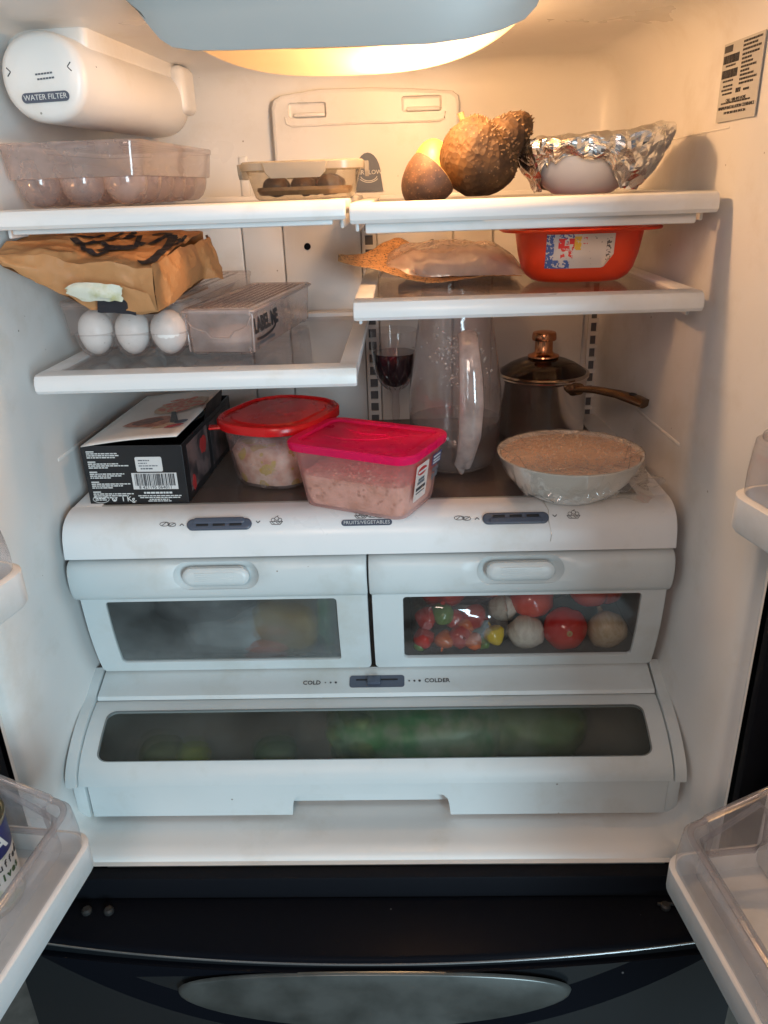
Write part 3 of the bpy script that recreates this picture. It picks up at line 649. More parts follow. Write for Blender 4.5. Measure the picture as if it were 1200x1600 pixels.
# ================================================================== DOOR BINS
def door_bin(s, loc, rz, Lg, D, hb, h, hd, label, base=WHITE):
    """s=-1 hangs on the left door, s=+1 on the right; local origin = hinge-side front corner at the base bottom"""
    t = empty('door_bin', loc, rz, label, 'door bin', 'bins on the open doors')
    x = lambda v: s*v
    rc = .022
    def outl(ins, z):
        P = [(x(D), 0-ins), (x(rc*1.6), 0-ins)]
        for i in range(7):
            a = rad(90+90*i/6 if s > 0 else 90-90*i/6); P.append((x(ins+rc)+(rc)*math.cos(a), -ins-rc+rc*math.sin(a)))
        P += [(x(ins), -Lg*.3), (x(ins), -Lg*.6), (x(ins), -Lg)]
        return [(px, py, z) for px, py in P]
    n = len(outl(0, 0))
    # white base tray (front band, floor)
    b = MB(); b.loft([outl(.002, 0), outl(0, .003), outl(0, hb-.002), outl(.0025, hb), outl(.005, hb), outl(.006, .006)], False, False, closed=False)
    b.build('base_band', base, t, smooth=40)
    b = MB(); b.poly([p for p in outl(.004, .006)]+[(x(D), -Lg, .006)]); b.build('base_floor', base, t, smooth=0)
    # clear wall, rising towards the door at the ends
    def top(q):
        P = []
        for px, py, _ in outl(q, 0):
            k = max(0, (abs(px)-.025)/(D-.025)); P.append((px, py, h+(hd-h)*k))
        return P
    lo = outl(.004, hb+.001); hi = top(.004)
    def mix(A, B, k, ins):
        O = outl(.004+ins, 0); return [(o[0], o[1], a[2]+(c[2]-a[2])*k) for o, a, c in zip(O, A, B)]
    rim = []
    Ls = [mix(lo, hi, 0, .0), mix(lo, hi, .35, .0), mix(lo, hi, .7, .001), mix(lo, hi, .93, .002), mix(lo, hi, 1.0, .006), mix(lo, hi, .99, .012), mix(lo, hi, .90, .0155), mix(lo, hi, .6, .0155), mix(lo, hi, .1, .014)]
    MB().loft(Ls, False, False, closed=False).build('clear_wall', BINCLEAR, t, smooth=50)
    MB().tube([(p[0], p[1], p[2]) for p in mix(lo, hi, 1.0, .007)], .0032, 8).build('rim', BINCLEAR, t, smooth=60)
    MB().box((x(D-.006), -Lg/2, hd*.55), (.010, Lg, hd*.9), .003).build('mount_plate', base, t)
    # window-shaped moulding on the end wall
    q = [(x(.028), .0), (x(D-.02), .0)]
    pts = [(x(.034), -.019, hb+.014), (x(.030), -.019, h*.80), (x(.045), -.019, h*.93), (x(D-.030), -.019, hd*.86), (x(D-.018), -.019, hd*.74), (x(D-.016), -.019, hb+.022), (x(D-.026), -.019, hb+.012), (x(.034), -.019, hb+.014)]
    MB().tube(pts, .003, 8, False).build('moulded_rim', BINCLEAR, t)
    return t
door_bin(-1, (-.2835, -.240, -.236), rad(-7.5), .40, .115, .035, .084, .120, 'clear-walled door bin at lower left holding a blue-labelled can')
door_bin(1, (.3105, -.238, -.274), rad(7.5), .40, .115, .034, .084, .126, 'empty clear-walled door bin at lower right with white base')
door_bin(1, (.3150, -.245, .143), rad(12), .36, .10, .032, .082, .10, 'clear-walled door bin at right edge, beside the plastic-wrapped bowl')
door_bin(-1, (-.278, -.252, .088), rad(-12), .36, .10, .034, .072, .09, 'clear-walled door bin at left edge, above the lower bin')

# can of stuffed olives
cn = empty('can', (-.3790, -.296, -.229), rad(12), 'food can with navy and white YA label, in the lower left door bin', 'can')
CANMETAL = mat('can_metal', (0.55, 0.46, 0.30), 0.28, metal=1)
MB().lathe([(.036, 0), (.037, .002), (.0355, .004), (.0355, .096), (.037, .098), (.037, .1005), (.0352, .1005), (.034, .097), (.002, .0965)], 40).build('tin', CANMETAL, cn)
NAVY = mat('navy_print', (0.012, 0.018, 0.11), .4)
MB().lathe([(.0358, .005), (.0358, .062)], 40, cap0=False, cap1=False).build('label_paper', mat('can_label', (.62, .62, .60), .45, col2=(.32, .38, .22), nscale=35, lo=.52, hi=.62), cn)
MB().lathe([(.0358, .0622), (.0358, .094)], 40, cap0=False, cap1=False).build('label_band', NAVY, cn)
def cyl_text(s, size, m, par, rad_, z, ang0, bold=0):
    x = 0
    for ch in s:
        a = ang0+x/rad_
        text(ch, size, m, par, (rad_*math.sin(a), -rad_*math.cos(a), z), (math.sin(a), -math.cos(a), 0), (math.cos(a), math.sin(a), 0), bold=bold); x += size*.58
cyl_text('GOYA', .024, PALEINK, cn, .0361, .078, rad(0), .0006)
cyl_text('Stuffed', .0115, INK, cn, .0361, .053, rad(34), .0001)
cyl_text('Olives', .0115, mat('green_print', (.05, .10, .04), .5), cn, .0361, .040, rad(36), .0004)

# ================================================================== TOP SHELF
def egg_bin(loc, rz, label, W=.1400, NX_=3, NY=7, hc=.030, h=.066, m=SMOKE):
    t = empty('egg_bin', loc, rz, label, 'egg bin', 'lidded egg bins')
    px = W/NX_; Lg = px*NY
    b = MB()
    for i in range(NX_):
        for j in range(NY):
            cx = -W/2+px*(i+.5); cy = px*(j+.5)
            prof = [(.003, .001), (.010, .0022), (.0165, .0075), (.0208, .0155), (.0228, .024), (.0232, hc)]
            b.lathe([(q*px/.0467, z) for q, z in prof], 20, (cx, cy, 0), cap0=True, cap1=False)
    b.build('egg_tray', m, t, smooth=60)
    b = MB(); secs = [(hc-.001, W, Lg, .014), (hc, W+.004, Lg+.004, .016), (h-.003, W+.011, Lg+.009, .017)]
    b.tub(secs, False, False); ob = b.build('bin_wall', m, t, loc=(0, Lg/2, 0), smooth=50)
    b = MB(); b.tub([(h-.004, W+.013, Lg+.011, .018), (h+.001, W+.014, Lg+.012, .018), (h+.0025, W+.012, Lg+.010, .017), (h+.0025, W+.002, Lg, .014), (h+.0012, W, Lg-.002, .013)], False, True)
    b.build('lid', m, t, loc=(0, Lg/2, 0), smooth=40)
    b = MB()
    for i in range(9): b.tube([(-W/2+.014+i*(W-.028)/8, .012, h+.0018), (-W/2+.014+i*(W-.028)/8, Lg-.012, h+.0018)], .0009, 6)
    b.build('lid_ribs', m, t, smooth=60)
    return t, px
egg_bin((-.3000, .045, .4035), rad(-2.0), 'empty smoky clear egg bin with lid on the top left shelf', W=.1455, NY=6, h=.0625)
LB, pxx = egg_bin((-.2800, .068, .2315), rad(-4), 'smoky egg bin with white eggs under the paper bag', W=.1400, m=SMOKELIGHT, hc=.0305, h=.067)
EGG = mat('egg_shell', (0.80, 0.79, 0.77), 0.42, bump=(900, .08, .0004), specks=(90, .08, (.25, .2, .15)))
def egg_mesh():
    pr = []
    for i in range(15):
        t_ = math.pi*i/14; z = -.0275*math.cos(t_); q = .0218*math.sin(t_)*(1+.10*math.cos(t_)*-1*-1*(-.0)+.09*(z/.0275))
        pr.append((max(q, .0003), z+.0275))
    return pr
eg0 = None
for j in range(3):
    for i in range(3):
        if eg0 is None: eg0 = MB().lathe(egg_mesh(), 28).build('egg', EGG); o = eg0
        else: o = eg0.copy(); C.objects.link(o)
        p = Matrix.Rotation(rad(-4), 3, 'Z') @ Vector((-.0700+.04667*(i+.5), .04667*(j+.5), .0035)) + Vector((-.2800, .068, .2315))
        o.location = p; o.rotation_euler = (rad(random.uniform(-4, 4)), rad(random.uniform(-4, 4)), random.uniform(0, 6)); k_ = random.uniform(.94, .985); o.scale = (k_, k_, random.uniform(.95, 1.0))
        col_ = ('left', 'middle', 'right')[i]; row_ = ('front row', 'second row', 'third row')[j]
        tag(o, f'white egg at {col_} of the {row_} in the bin under the paper bag', 'egg', 'eggs in the lower egg bin')

# glass food container
gc = empty('food_container', (-.0590, .125, .4035), rad(1.5), 'rectangular glass food container with clip lid and brown food, top shelf', 'food container')
MB().tub([(0, .106, .080, .020), (.003, .113, .088, .022), (.008, .116, .091, .023), (.032, .129, .104, .026)], True, False).build('glass_tub', FOODGLASS, gc, smooth=50)
MB().tub([(.031, .137, .112, .026), (.0385, .138, .113, .026), (.0400, .134, .109, .025), (.0400, .118, .092, .020), (.0385, .115, .090, .019)], True, True).build('lid', FROSTLID, gc, smooth=40)
for (cx, cy, w, rz) in ((-.006, -.0570, .072, 0), (.0695, 0, .060, 90), (-.0695, 0, .060, -90), (0, .057, .072, 180)):
    P = [(-w/2, .001), (w/2, .001), (w/2-.003, -.009), (w/2-.009, -.0145), (-w/2+.009, -.0145), (-w/2+.003, -.009)]
    b = MB().loft([[(x, -d, z+.037) for x, z in [(a*(1-q), c) for a, c in P]] for d, q in ((0, 0), (.003, 0), (.0042, .04))])
    b.build('clip_flap', FROSTLID, gc, loc=(cx, cy, 0), rot=(0, 0, rad(rz)), smooth=30)
b = MB()
L = []
for z, k in ((.0052, .90), (.010, .965), (.0135, .95)): L.append([(x, y, z) for x, y in rr(.112*k, .088*k, .02, 6)])
b.loft(L, True, True)
MB_food = b.build('sauce', mat('brown_sauce', (.20, .10, .035), .3, col2=(.30, .17, .06), nscale=60), gc, smooth=40)
FOODB = mat('brown_food', (.050, .022, .012), .45, col2=(.12, .055, .022), nscale=70, bump=(160, .5, .002))
b = MB(); R_ = random.Random(5)
for i in range(9):
    c = Vector((R_.uniform(-.035, .035), R_.uniform(-.022, .022), .015)); pr = []
    b.lathe([(max(.0004, .015*math.sin(math.pi*k/8)), .0105*-math.cos(math.pi*k/8)) for k in range(9)], 12, c)
b.v = [tuple(Vector(v)+Vector((0, 0, nz(v, 90)*.003))) for v in b.v]
b.build('meat_pieces', FOODB, gc, smooth=60)

# two halves of a brown fruit
def cut_half(name, loc, rot, sc, skin, flesh, label, cutz=0.006):
    t = empty(name, loc, 0, label, 'fruit'); t.rotation_euler = rot
    pr = []
    for i in range(13):
        a = math.pi/2*i/12*1.0; z = -math.cos(a); q = math.sin(a); pr.append((max(q, .004), z))
    zc = pr[-1][1]; rc = pr[-1][0]
    b = MB(); b.lathe(pr, 36, cap0=True, cap1=False); b.v = [(x*sc[0]*(1+.03*nz((x, y, z), 2.1)), y*sc[1], z*sc[2]) for x, y, z in b.v]
    b.build('skin', skin, t, smooth=70)
    b = MB(); b.lathe([(rc*.995, zc), (rc*.97, zc+.015), (rc*.5, zc+.02), (.002, zc+.02)], 36, cap0=False, cap1=True); b.v = [(x*sc[0], y*sc[1], z*sc[2]) for x, y, z in b.v]
    b.build('flesh', flesh, t, smooth=50)
    return t
SKIN_D = mat('dark_fruit_skin', (.055, .026, .014), .62, col2=(.10, .045, .022), nscale=80, bump=(170, .35, .0015), specks=(420, .5, (.15, .075, .035)))
SKIN_Y = mat('golden_fruit_skin', (.62, .40, .13), .42, col2=(.50, .28, .08), nscale=40, bump=(240, .25, .001))
FLESH = mat('fruit_flesh', (.60, .38, .12), .5, col2=(.52, .30, .10), nscale=50)
cut_half('fruit_half', (.0875, .078, .4255), (rad(-16), rad(46), rad(0)), (.0285, .031, .0420), SKIN_D, FLESH, 'dark brown cut fruit half left of the spiky fruit')
cut_half('fruit_half', (.0890, .120, .4095), (rad(180), 0, 0), (.0290, .0275, .0530), SKIN_Y, FLESH, 'golden cut fruit half behind the dark half')

# soursop
so = empty('soursop', (.1440, .095, .400), 0, 'brown spiky soursop fruit with short stem on the top right shelf', 'fruit')
LD = Vector((.80, .0, .60)).normalized(); SC = Vector((-.004, 0, .0405))
def spine_pt(n_):
    ang = n_.angle(LD); q = .0425+.0225*math.exp(-(ang/.40)**2)-.0050*math.exp(-((ang-.68)/.22)**2)
    st = n_.angle(Vector((-.45, 0, .89))); q += .0015*math.exp(-(st/.5)**2)-.0030*math.exp(-(st/.16)**2)
    q *= 1+.05*noise.noise(n_*2.2+Vector((3, 1, 0)))+.02*noise.noise(n_*6)
    P_ = SC+Vector((n_.x*q*1.04, n_.y*q, n_.z*q*.97)); P_.z = max(P_.z, .0008); return P_
SK = mat('soursop_skin', (.024, .0115, .005), .7, col2=(.078, .040, .015), nscale=48, lo=.36, hi=.66, spec=.3, bump=(170, .45, .003, 2, 'voronoi'), specks=(120, .35, (.030, .014, .007)))
bm = bmesh.new(); bmesh.ops.create_icosphere(bm, subdivisions=5, radius=1)
for v in bm.verts: v.co = spine_pt(v.co.normalized())
bm.verts.index_update(); b = MB().add([v.co.copy() for v in bm.verts], [[v.index for v in q.verts] for q in bm.faces]); bm.free()
b.build('body', SK, so, smooth=80)
b = MB(); R_ = random.Random(11)
for k in range(1300):
    n_ = Vector((R_.gauss(0, 1), R_.gauss(0, 1), R_.gauss(0, 1))).normalized()
    near = math.exp(-(n_.angle(LD)/.75)**2)
    if R_.random() > .35+.65*near+.25*max(0, n_.z): continue
    if n_.z < -.75: continue
    p = spine_pt(n_)
    up = .40+.6*min(1, near+max(0, n_.z)*.5)
    h = R_.uniform(.0012, .0026)*up; w = R_.uniform(.0013, .0022)*(.7+.3*up)
    x_ = n_.orthogonal().normalized(); y_ = n_.cross(x_); tip = p+n_*h+Vector((.0008, 0, .0005))
    ring = [p-n_*.0006+(x_*math.cos(g*1.2566)+y_*math.sin(g*1.2566))*w for g in range(5)]
    b.add(ring+[tip], [(g, (g+1) % 5, 5) for g in range(5)])
o = b.build('spines', mat('soursop_spines', (.060, .032, .014), .6, spec=.4, col2=(.15, .088, .040), nscale=60), so, smooth=60); o['kind'] = 'stuff'
MB().tube([(-.017, 0, .070), (-.0215, 0, .074), (-.0245, 0, .0805), (-.0262, 0, .0855)], [.0055, .0042, .0034, .0038], 10).build('stem', mat('stem_brown', (.30, .17, .075), .6, bump=(200, .4, .001)), so)

# foil-covered bowl
fb = empty('foil_bowl', (.2590, .115, .3995), 0, 'white bowl half wrapped in crumpled aluminium foil, top right shelf', 'bowl')
BOWLW = mat('white_melamine', (.92, .90, .87), .3)
MB().lathe([(.030, 0), (.034, .0012), (.044, .008), (.056, .020), (.064, .034), (.068, .046), (.070, .0545), (.068, .0545), (.062, .034), (.05, .018), (.03, .006), (.002, .005)], 48).build('bowl', BOWLW, fb, smooth=60)
FOIL = mat('foil', (.80, .79, .77), .20, metal=1.0, rvar=(40, .14, .30))
b = MB(); NT, NR = 120, 26; V = []
def foil_r(a, t_):
    """a = angle, t 0..1 from the top centre over the rim and down the side"""
    ca, sa = math.cos(a), math.sin(a)
    # how far the foil hangs down: little at front-left where the bowl is bare
    ad = (math.degrees(a)+360) % 360
    def bump_(c, w): d = min(abs(ad-c), 360-abs(ad-c)); return max(0, 1-(d/w)**2)
    low = .004+.032*bump_(255, 45)**.6
    if 225 < ad < 285: low = max(low, .034-.0003*(ad-225))
    if 200 < ad < 225: low = .004+(.030)*(ad-200)/25
    if 285 <= ad < 300: low = .016*(1-(ad-285)/15)+.006
    ear = bump_(350, 62)
    if t_ < .35:
        k = t_/.35; rr_ = .071*k; z = .057+.005*math.sin(k*3)*.6
    else:
        k = (t_-.35)/.65
        z = .057*(1-k)+low*k; rr_ = .071-.028*max(0, (.05-z)/.05)**1.35+.005*k*(1-k)
        rr_ += .006
    if t_ > .2: z += ear*.014*max(0, 1-abs(t_-.42)/.58)*min(1, (t_-.2)/.12)
    rr_ += ear*.015*min(1, t_/.4)*max(0, 1-max(0, t_-.5)*.9)
    return rr_*ca, rr_*sa, z
for i in range(NR+1):
    for j in range(NT):
        t_ = i/NR; a = 2*math.pi*j/NT; x, y, z = foil_r(a, max(t_, .01))
        k = .0052 if t_ > .3 else .0034
        q = (x, y, z)
        # faceted crumple: cell noise plus ridged noise
        n1 = noise.noise(Vector(q)*80); n2 = abs(noise.noise(Vector(q)*42+Vector((5, 1, 2))))*1.3; n3 = noise.noise(Vector(q)*210+Vector((2, 7, 3)))
        off = (n1*.9+(.5-n2)*1.2+n3*.4)*k; d = Vector((x, y, .012)).normalized()
        V.append((x+d.x*off, y+d.y*off, max(.0008, z+(n2-.3)*k*.9+n1*k*.5)))
Fc = []
for i in range(NR):
    for j in range(NT):
        a = i*NT+j; c = i*NT+(j+1) % NT
        if (i+j) % 2: Fc += [(a, c, c+NT), (a, c+NT, a+NT)]
        else: Fc += [(a, c, a+NT), (c, c+NT, a+NT)]
b.add(V, Fc); b.build('foil_wrap', FOIL, fb, smooth=0)

# ================================================================== MIDDLE RIGHT SHELF
TUBO = mat('orange_plastic', (.80, .055, .010), .33, sss=.0, bump=(300, .04, .0005), rvar=(15, .26, .42))
ot = empty('plastic_tub', (.2650, .150, .3017), 0, 'bright orange-red plastic tub with a worn white sticker', 'tub')
osec = [(0, .104, .080, .035), (.0015, .110, .086, .038), (.006, .122, .097, .042), (.014, .132, .107, .046), (.030, .141, .116, .049), (.0570, .150, .124, .052), (.0575, .186, .128, .045), (.0595, .188, .130, .046), (.0608, .186, .128, .045), (.0600, .147, .120, .050), (.030, .137, .112, .047), (.012, .122, .098, .042)]
MB().tub(osec, True, True).build('tub_body', TUBO, ot, smooth=40)
# sticker follows the front wall
m, t, out = nt('worn_sticker')
bs = N(t, 'ShaderNodeBsdfPrincipled'); bs.inputs['Roughness'].default_value = .45; t.links.new(bs.outputs[0], out.inputs[0])
def splotch(t, prev, col, scale, th, xr, yr, off):
    tc = N(t, 'ShaderNodeTexCoord'); mp = N(t, 'ShaderNodeMapping'); mp.inputs['Location'].default_value = (off, off*.7, 0); t.links.new(tc.outputs['Object'], mp.inputs[0])
    n = N(t, 'ShaderNodeTexNoise'); n.inputs['Scale'].default_value = scale; n.inputs['Detail'].default_value = 3; t.links.new(mp.outputs[0], n.inputs['Vector'])
    sx = N(t, 'ShaderNodeSeparateXYZ'); t.links.new(tc.outputs['Object'], sx.inputs[0])
    def rng(sock, lo, hi):
        a = N(t, 'ShaderNodeMath', operation='GREATER_THAN'); a.inputs[1].default_value = lo; t.links.new(sock, a.inputs[0])
        c = N(t, 'ShaderNodeMath', operation='LESS_THAN'); c.inputs[1].default_value = hi; t.links.new(sock, c.inputs[0])
        m_ = N(t, 'ShaderNodeMath', operation='MULTIPLY'); t.links.new(a.outputs[0], m_.inputs[0]); t.links.new(c.outputs[0], m_.inputs[1]); return m_.outputs[0]
    g = N(t, 'ShaderNodeMath', operation='GREATER_THAN'); g.inputs[1].default_value = th; t.links.new(n.outputs['Fac'], g.inputs[0])
    m1 = N(t, 'ShaderNodeMath', operation='MULTIPLY'); t.links.new(rng(sx.outputs[0], *xr), m1.inputs[0]); t.links.new(rng(sx.outputs[2], *yr), m1.inputs[1])
    m2 = N(t, 'ShaderNodeMath', operation='MULTIPLY'); t.links.new(m1.outputs[0], m2.inputs[0]); t.links.new(g.outputs[0], m2.inputs[1])
    mx = N(t, 'ShaderNodeMix', data_type='RGBA'); t.links.new(m2.outputs[0], mx.inputs[0]); t.links.new(prev, mx.inputs[6]); mx.inputs[7].default_value = c4(col); return mx.outputs[2]
rgb = N(t, 'ShaderNodeRGB'); rgb.outputs[0].default_value = (.66, .61, .57, 1); pv = rgb.outputs[0]
pv = splotch(t, pv, (.07, .13, .36), 260, .47, (-.05, -.0385), (.015, .060), 0)
pv = splotch(t, pv, (.07, .13, .36), 260, .49, (-.05, -.020), (.015, .027), 2)
pv = splotch(t, pv, (.10, .14, .36), 240, .52, (-.034, -.012), (.045, .060), 3)
pv = splotch(t, pv, (.72, .03, .03), 190, .44, (-.034, -.016), (.040, .051), 4)
pv = splotch(t, pv, (.70, .06, .05), 240, .52, (-.031, -.017), (.029, .042), 5)
pv = splotch(t, pv, (.75, .48, .05), 210, .45, (-.016, -.008), (.038, .053), 6)
pv = splotch(t, pv, (.62, .10, .12), 300, .5, (-.006, -.001), (.044, .052), 7)
pv = splotch(t, pv, (.12, .11, .11), 420, .52, (.021, .0265), (.026, .051), 8)
pv = splotch(t, pv, (.25, .22, .2), 300, .72, (-.05, .04), (0, .06), 9)
t.links.new(pv, bs.inputs['Base Color'])
def tub_y(x, z, off=.0006):
    i = 0
    while i < 5 and osec[i+1][0] < z: i += 1
    a, c = osec[i], osec[i+1]; k = (z-a[0])/(c[0]-a[0]); w = a[1]+(c[1]-a[1])*k; d = a[2]+(c[2]-a[2])*k; rd = a[3]+(c[3]-a[3])*k
    xe = max(0, abs(x)-(w/2-rd)); xe = min(xe, rd*.999)
    return -(d/2-rd)-math.sqrt(rd*rd-xe*xe)-off
V, Fc = [], []; nx_, nz_ = 24, 10
def stk(i, j):
    x = -.0470+.0770*i/nx_; z = .0175+.0380*j/nz_
    cut_ = max(0, (x-.0195)/.0105)*.0150
    if j < nz_: z = max(z, .0175+cut_)
    return x, z
for i in range(nx_+1):
    for j in range(nz_+1):
        x, z = stk(i, j); V.append((x, tub_y(x, z), z))
for i in range(nx_):
    for j in range(nz_):
        a = i*(nz_+1)+j; Fc.append((a, a+nz_+1, a+nz_+2, a+1))
MB().add(V, Fc).build('sticker', MATS['worn_sticker'], ot, smooth=60, fixn=False)
P3 = [(.0185, .0180), (.0300, .0335), (.0205, .0262)]
MB().add([(P3[0][0], tub_y(P3[0][0], .018)-.0005, .0180), (P3[1][0], tub_y(.030, .0335)-.0005, .0335), (.0225, tub_y(.022, .026)-.0050, .0275), (.0200, tub_y(.02, .02)-.0045, .0225)], [(0, 1, 2, 3)]).build('peeled_corner', mat('sticker_back', (.66, .61, .55), .4), ot, smooth=0)
text('EL', .0085, PALEINK, ot, (-.0235, tub_y(-.0235, .0455, .0012), .0458), (-.10, -1, -.1))

# flat bread in a paper-and-film bag
bb = empty('bread_bag', (.09, .22, .3017), 0, 'brown paper bread bag with clear film top on the middle right shelf', 'bag')
PAPERB = mat('speckled_paper', (.42, .215, .085), .65, col2=(.50, .27, .115), nscale=22, bump=(120, .25, .001), specks=(420, .75, (.09, .05, .025)))
PAPERC = mat('plain_paper', (.44, .22, .09), .65, col2=(.52, .28, .12), nscale=22, bump=(120, .25, .001))
FILMB = clear('bag_film', (.95, .90, .87), .40, (.90, .78, .70), .17, (.14, .6), .4, hazevar=(14, .22, .66), bump=(45, 1.0, .004))
def sheet(fn, nu, nv, th=0.0):
    V = [fn(i/nu, j/nv) for i in range(nu+1) for j in range(nv+1)]
    Fc = [(i*(nv+1)+j, (i+1)*(nv+1)+j, (i+1)*(nv+1)+j+1, i*(nv+1)+j+1) for i in range(nu) for j in range(nv)]
    return MB().add(V, Fc)
def paper(u_, v):
    # u along x, v front to back; left end curls up to a point
    x = -.118+.226*u_; k = max(0, 1-u_/.50)
    y0 = -.080+.050*k*k; y1 = .10-.120*k**2.2
    y = y0+(y1-y0)*v - .045*k*k
    z = .0012+.034*k**1.4*(.85+.15*v)+.036*v*math.exp(-((u_-.34)/.17)**2)+.006*max(0, 1-abs(v)*4)*(1-k)*(.5+.5*math.sin(u_*9))
    z += .0022*nz((x, y, 0), 45)+.0012*abs(nz((x, y, 1), 90))
    return (x, y, max(z, .0006))
MB_ = sheet(paper, 60, 30); pb = MB_.build('paper_sheet', PAPERB, bb, smooth=60)
md = pb.modifiers.new('s', 'SOLIDIFY'); md.thickness = .0005
def film(u_, v):
    x = -.070+.186*u_; y = -.060+.165*v
    k = (max(0, 1-abs(2*u_-1)**3.5)*max(0, 1-abs(2*v-1)**3.0))**.6
    z = .0055+.034*k+(.012*max(0, .35-u_)*1.5)*v
    z += (.0030*nz((x, y, 3), 30)+.0052*(.35-abs(nz((x, y*1.6, 5), 38)))+.0024*(.3-abs(nz((x*1.5, y, 8), 80))))*(.4+k)
    return (x, y, z)
sheet(film, 60, 50).build('film_window', FILMB, bb, smooth=70)
BREAD = mat('pale_bread', (.66, .48, .36), .7, col2=(.66, .46, .31), nscale=30, bump=(70, .4, .002))
MB().tub([(.003, .13, .115, .045), (.009, .150, .135, .055), (.019, .150, .135, .055), (.027, .135, .12, .05), (.030, .10, .09, .04)], True, True).build('flat_bread', BREAD, bb, loc=(.030, .022, 0), smooth=60)

# ================================================================== MIDDLE LEFT SHELF
lb = empty('storage_bin', (-.1690, .080, .2315), rad(-8.5), 'narrow clear lidded bin printed LABEL ME beside the eggs', 'storage bin')
LW, LL, LH = .086, .262, .053
MB().tub([(.0035, LW-.008, LL-.008, .006), (.0045, LW-.005, LL-.005, .006), (LH-.002, LW, LL, .007)], True, False).build('bin_body', MILKBIN, lb, loc=(0, LL/2, 0), smooth=40)
MB().tub([(LH-.003, LW+.004, LL+.004, .008), (LH+.0015, LW+.004, LL+.004, .008), (LH+.003, LW+.001, LL+.001, .007), (LH+.003, LW-.010, LL-.010, .004), (LH+.0015, LW-.012, LL-.012, .004)], False, True).build('lid', MILKBIN, lb, loc=(0, LL/2, 0), smooth=35)
b = MB()
for i in range(8): x = -LW/2+.013+i*(LW-.026)/7; b.tube([(x, .014, LH+.0022), (x, LL-.014, LH+.0022)], .0012, 6)
b.build('lid_ribs', SMOKE, lb, smooth=60)
for s in (-1, 1):
    for yy in (.012, LL-.012): MB().box((s*(LW/2-.014), yy, .0018), (.016, .012, .0036), .001).build('foot', SMOKELIGHT, lb)
MB().tube([(x_*LW/2, y_, LH-.0005) for x_, y_ in ((-1.03, -.001), (1.03, -.001), (1.03, LL+.001), (-1.03, LL+.001), (-1.03, -.001))], .0016, 8).build('lid_edge', clear('edge_plastic', (.85, .8, .78), .55, (.80, .70, .67), .08, (.1, .7), .5), lb, smooth=60)
for cx_ in (-1, 1): MB().tube([(cx_*(LW/2-.0025), .0018, .005), (cx_*(LW/2-.0008), .0006, LH-.003)], .0013, 8).build('corner_edge', MATS['edge_plastic'], lb, smooth=60)
cv = [(-LW/2+.002, -.001, LH-.006)]+[(-LW/2+.002+(LW-.004)*k/14, -.0008+.0012*(1-abs(k-7)/7), LH-.010-.016*math.sin(math.pi*k/14)**.5-(.006 if 4 < k < 10 else 0)) for k in range(1, 14)]+[(LW/2-.002, -.001, LH-.006)]
MB().tube(cv, .0009, 6).build('flap_edge', MATS['edge_plastic'], lb)
text('LABEL ME', .0235, INK, lb, (LW/2+.0006, .048, .0335), (1, 0, .05), (0, 1, 0), bold=.0011, space=.92, ext=.0002)
flat('underline', [stroke([(-.040, -.001), (-.02, -.0022), (0, -.0015), (.02, .0), (.036, .004), (.041, .009)], .0032)], INK, lb, (LW/2+.0004, .048, .0195), (1, 0, .05), (0, 1, 0))
flat('printed_line', words(-.040, .030, 0, .0035, random.Random(2)), INKGREY, lb, (LW/2+.0004, .048, .0105), (1, 0, .05), (0, 1, 0))
ch = MB().lathe([(.002, 0), (.030, .001), (.0345, .006), (.034, .012), (.028, .018), (.014, .022), (.001, .0225)], 28).build('cheese_ball', mat('pale_cheese', (.46, .38, .34), .6, bump=(60, .3, .002)), loc=(-.1640, .127, .2385))
tag(ch, 'pale round cheese inside the LABEL ME bin', 'cheese')

# ------------------------------------------------------------------ brown paper bag with black print
pbag = empty('paper_bag', (-.29, .08, .302), 0, 'crumpled brown paper bag with bold black print lying on the egg bin', 'paper bag')
KRAFT = mat('kraft_paper', (.41, .195, .075), .62, col2=(.50, .25, .10), nscale=14, lo=.35, hi=.7, bump=(70, .5, .002))
def interp(P, u_):
    P = [Vector(p) for p in P]; d = [0]
    for a, c in zip(P, P[1:]): d.append(d[-1]+(c-a).length)
    q = u_*d[-1]; i = 0
    while i < len(P)-2 and d[i+1] < q: i += 1
    return P[i].lerp(P[i+1], (q-d[i])/max(1e-9, d[i+1]-d[i]))
Ue = [(-.380, .000, .3600), (-.372, -.002, .3590), (-.331, .006, .3590), (-.2960, .004, .3500), (-.2138, .0, .3430)]
Le = [(-.384, .004, .3590), (-.3725, -.004, .3485), (-.3420, .004, .3310), (-.2925, .012, .3005), (-.2399, .010, .2929), (-.2170, .005, .2937)]
Te = [(-.379, .060, .3740), (-.372, .075, .3770), (-.335, .140, .3770), (-.285, .235, .3720), (-.222, .27, .3640)]
off0 = Vector((-.29, .08, .302))
def crum(p, s=1.0):
    a = .0050*nz(p, 22, 3)+.0100*(.30-abs(nz(p, 24, 9)))+.0040*(.3-abs(nz(p, 58, 4)))+.0015*nz(p, 90, 1)
    return Vector((p[0]+a*.5*s, p[1]-a*.7*s, p[2]+a*.6*s))-off0
def fr(u_, v): p = interp(Le, u_).lerp(interp(Ue, u_), v); p = p+Vector((0, -.006*math.sin(v*3.14)*(.5+.5*math.sin(u_*7)), 0)); return crum(p)
def tp(u_, v): p = interp(Ue, u_).lerp(interp(Te, u_), v); p = p+Vector((0, 0, .003*math.sin(v*3.14))); return crum(p)
Rlo = [(-.2170, .005, .2937), (-.2106, .05, .2990), (-.2061, .12, .3091), (-.2031, .17, .3142), (-.1849, .2, .3065), (-.1934, .235, .3183)]
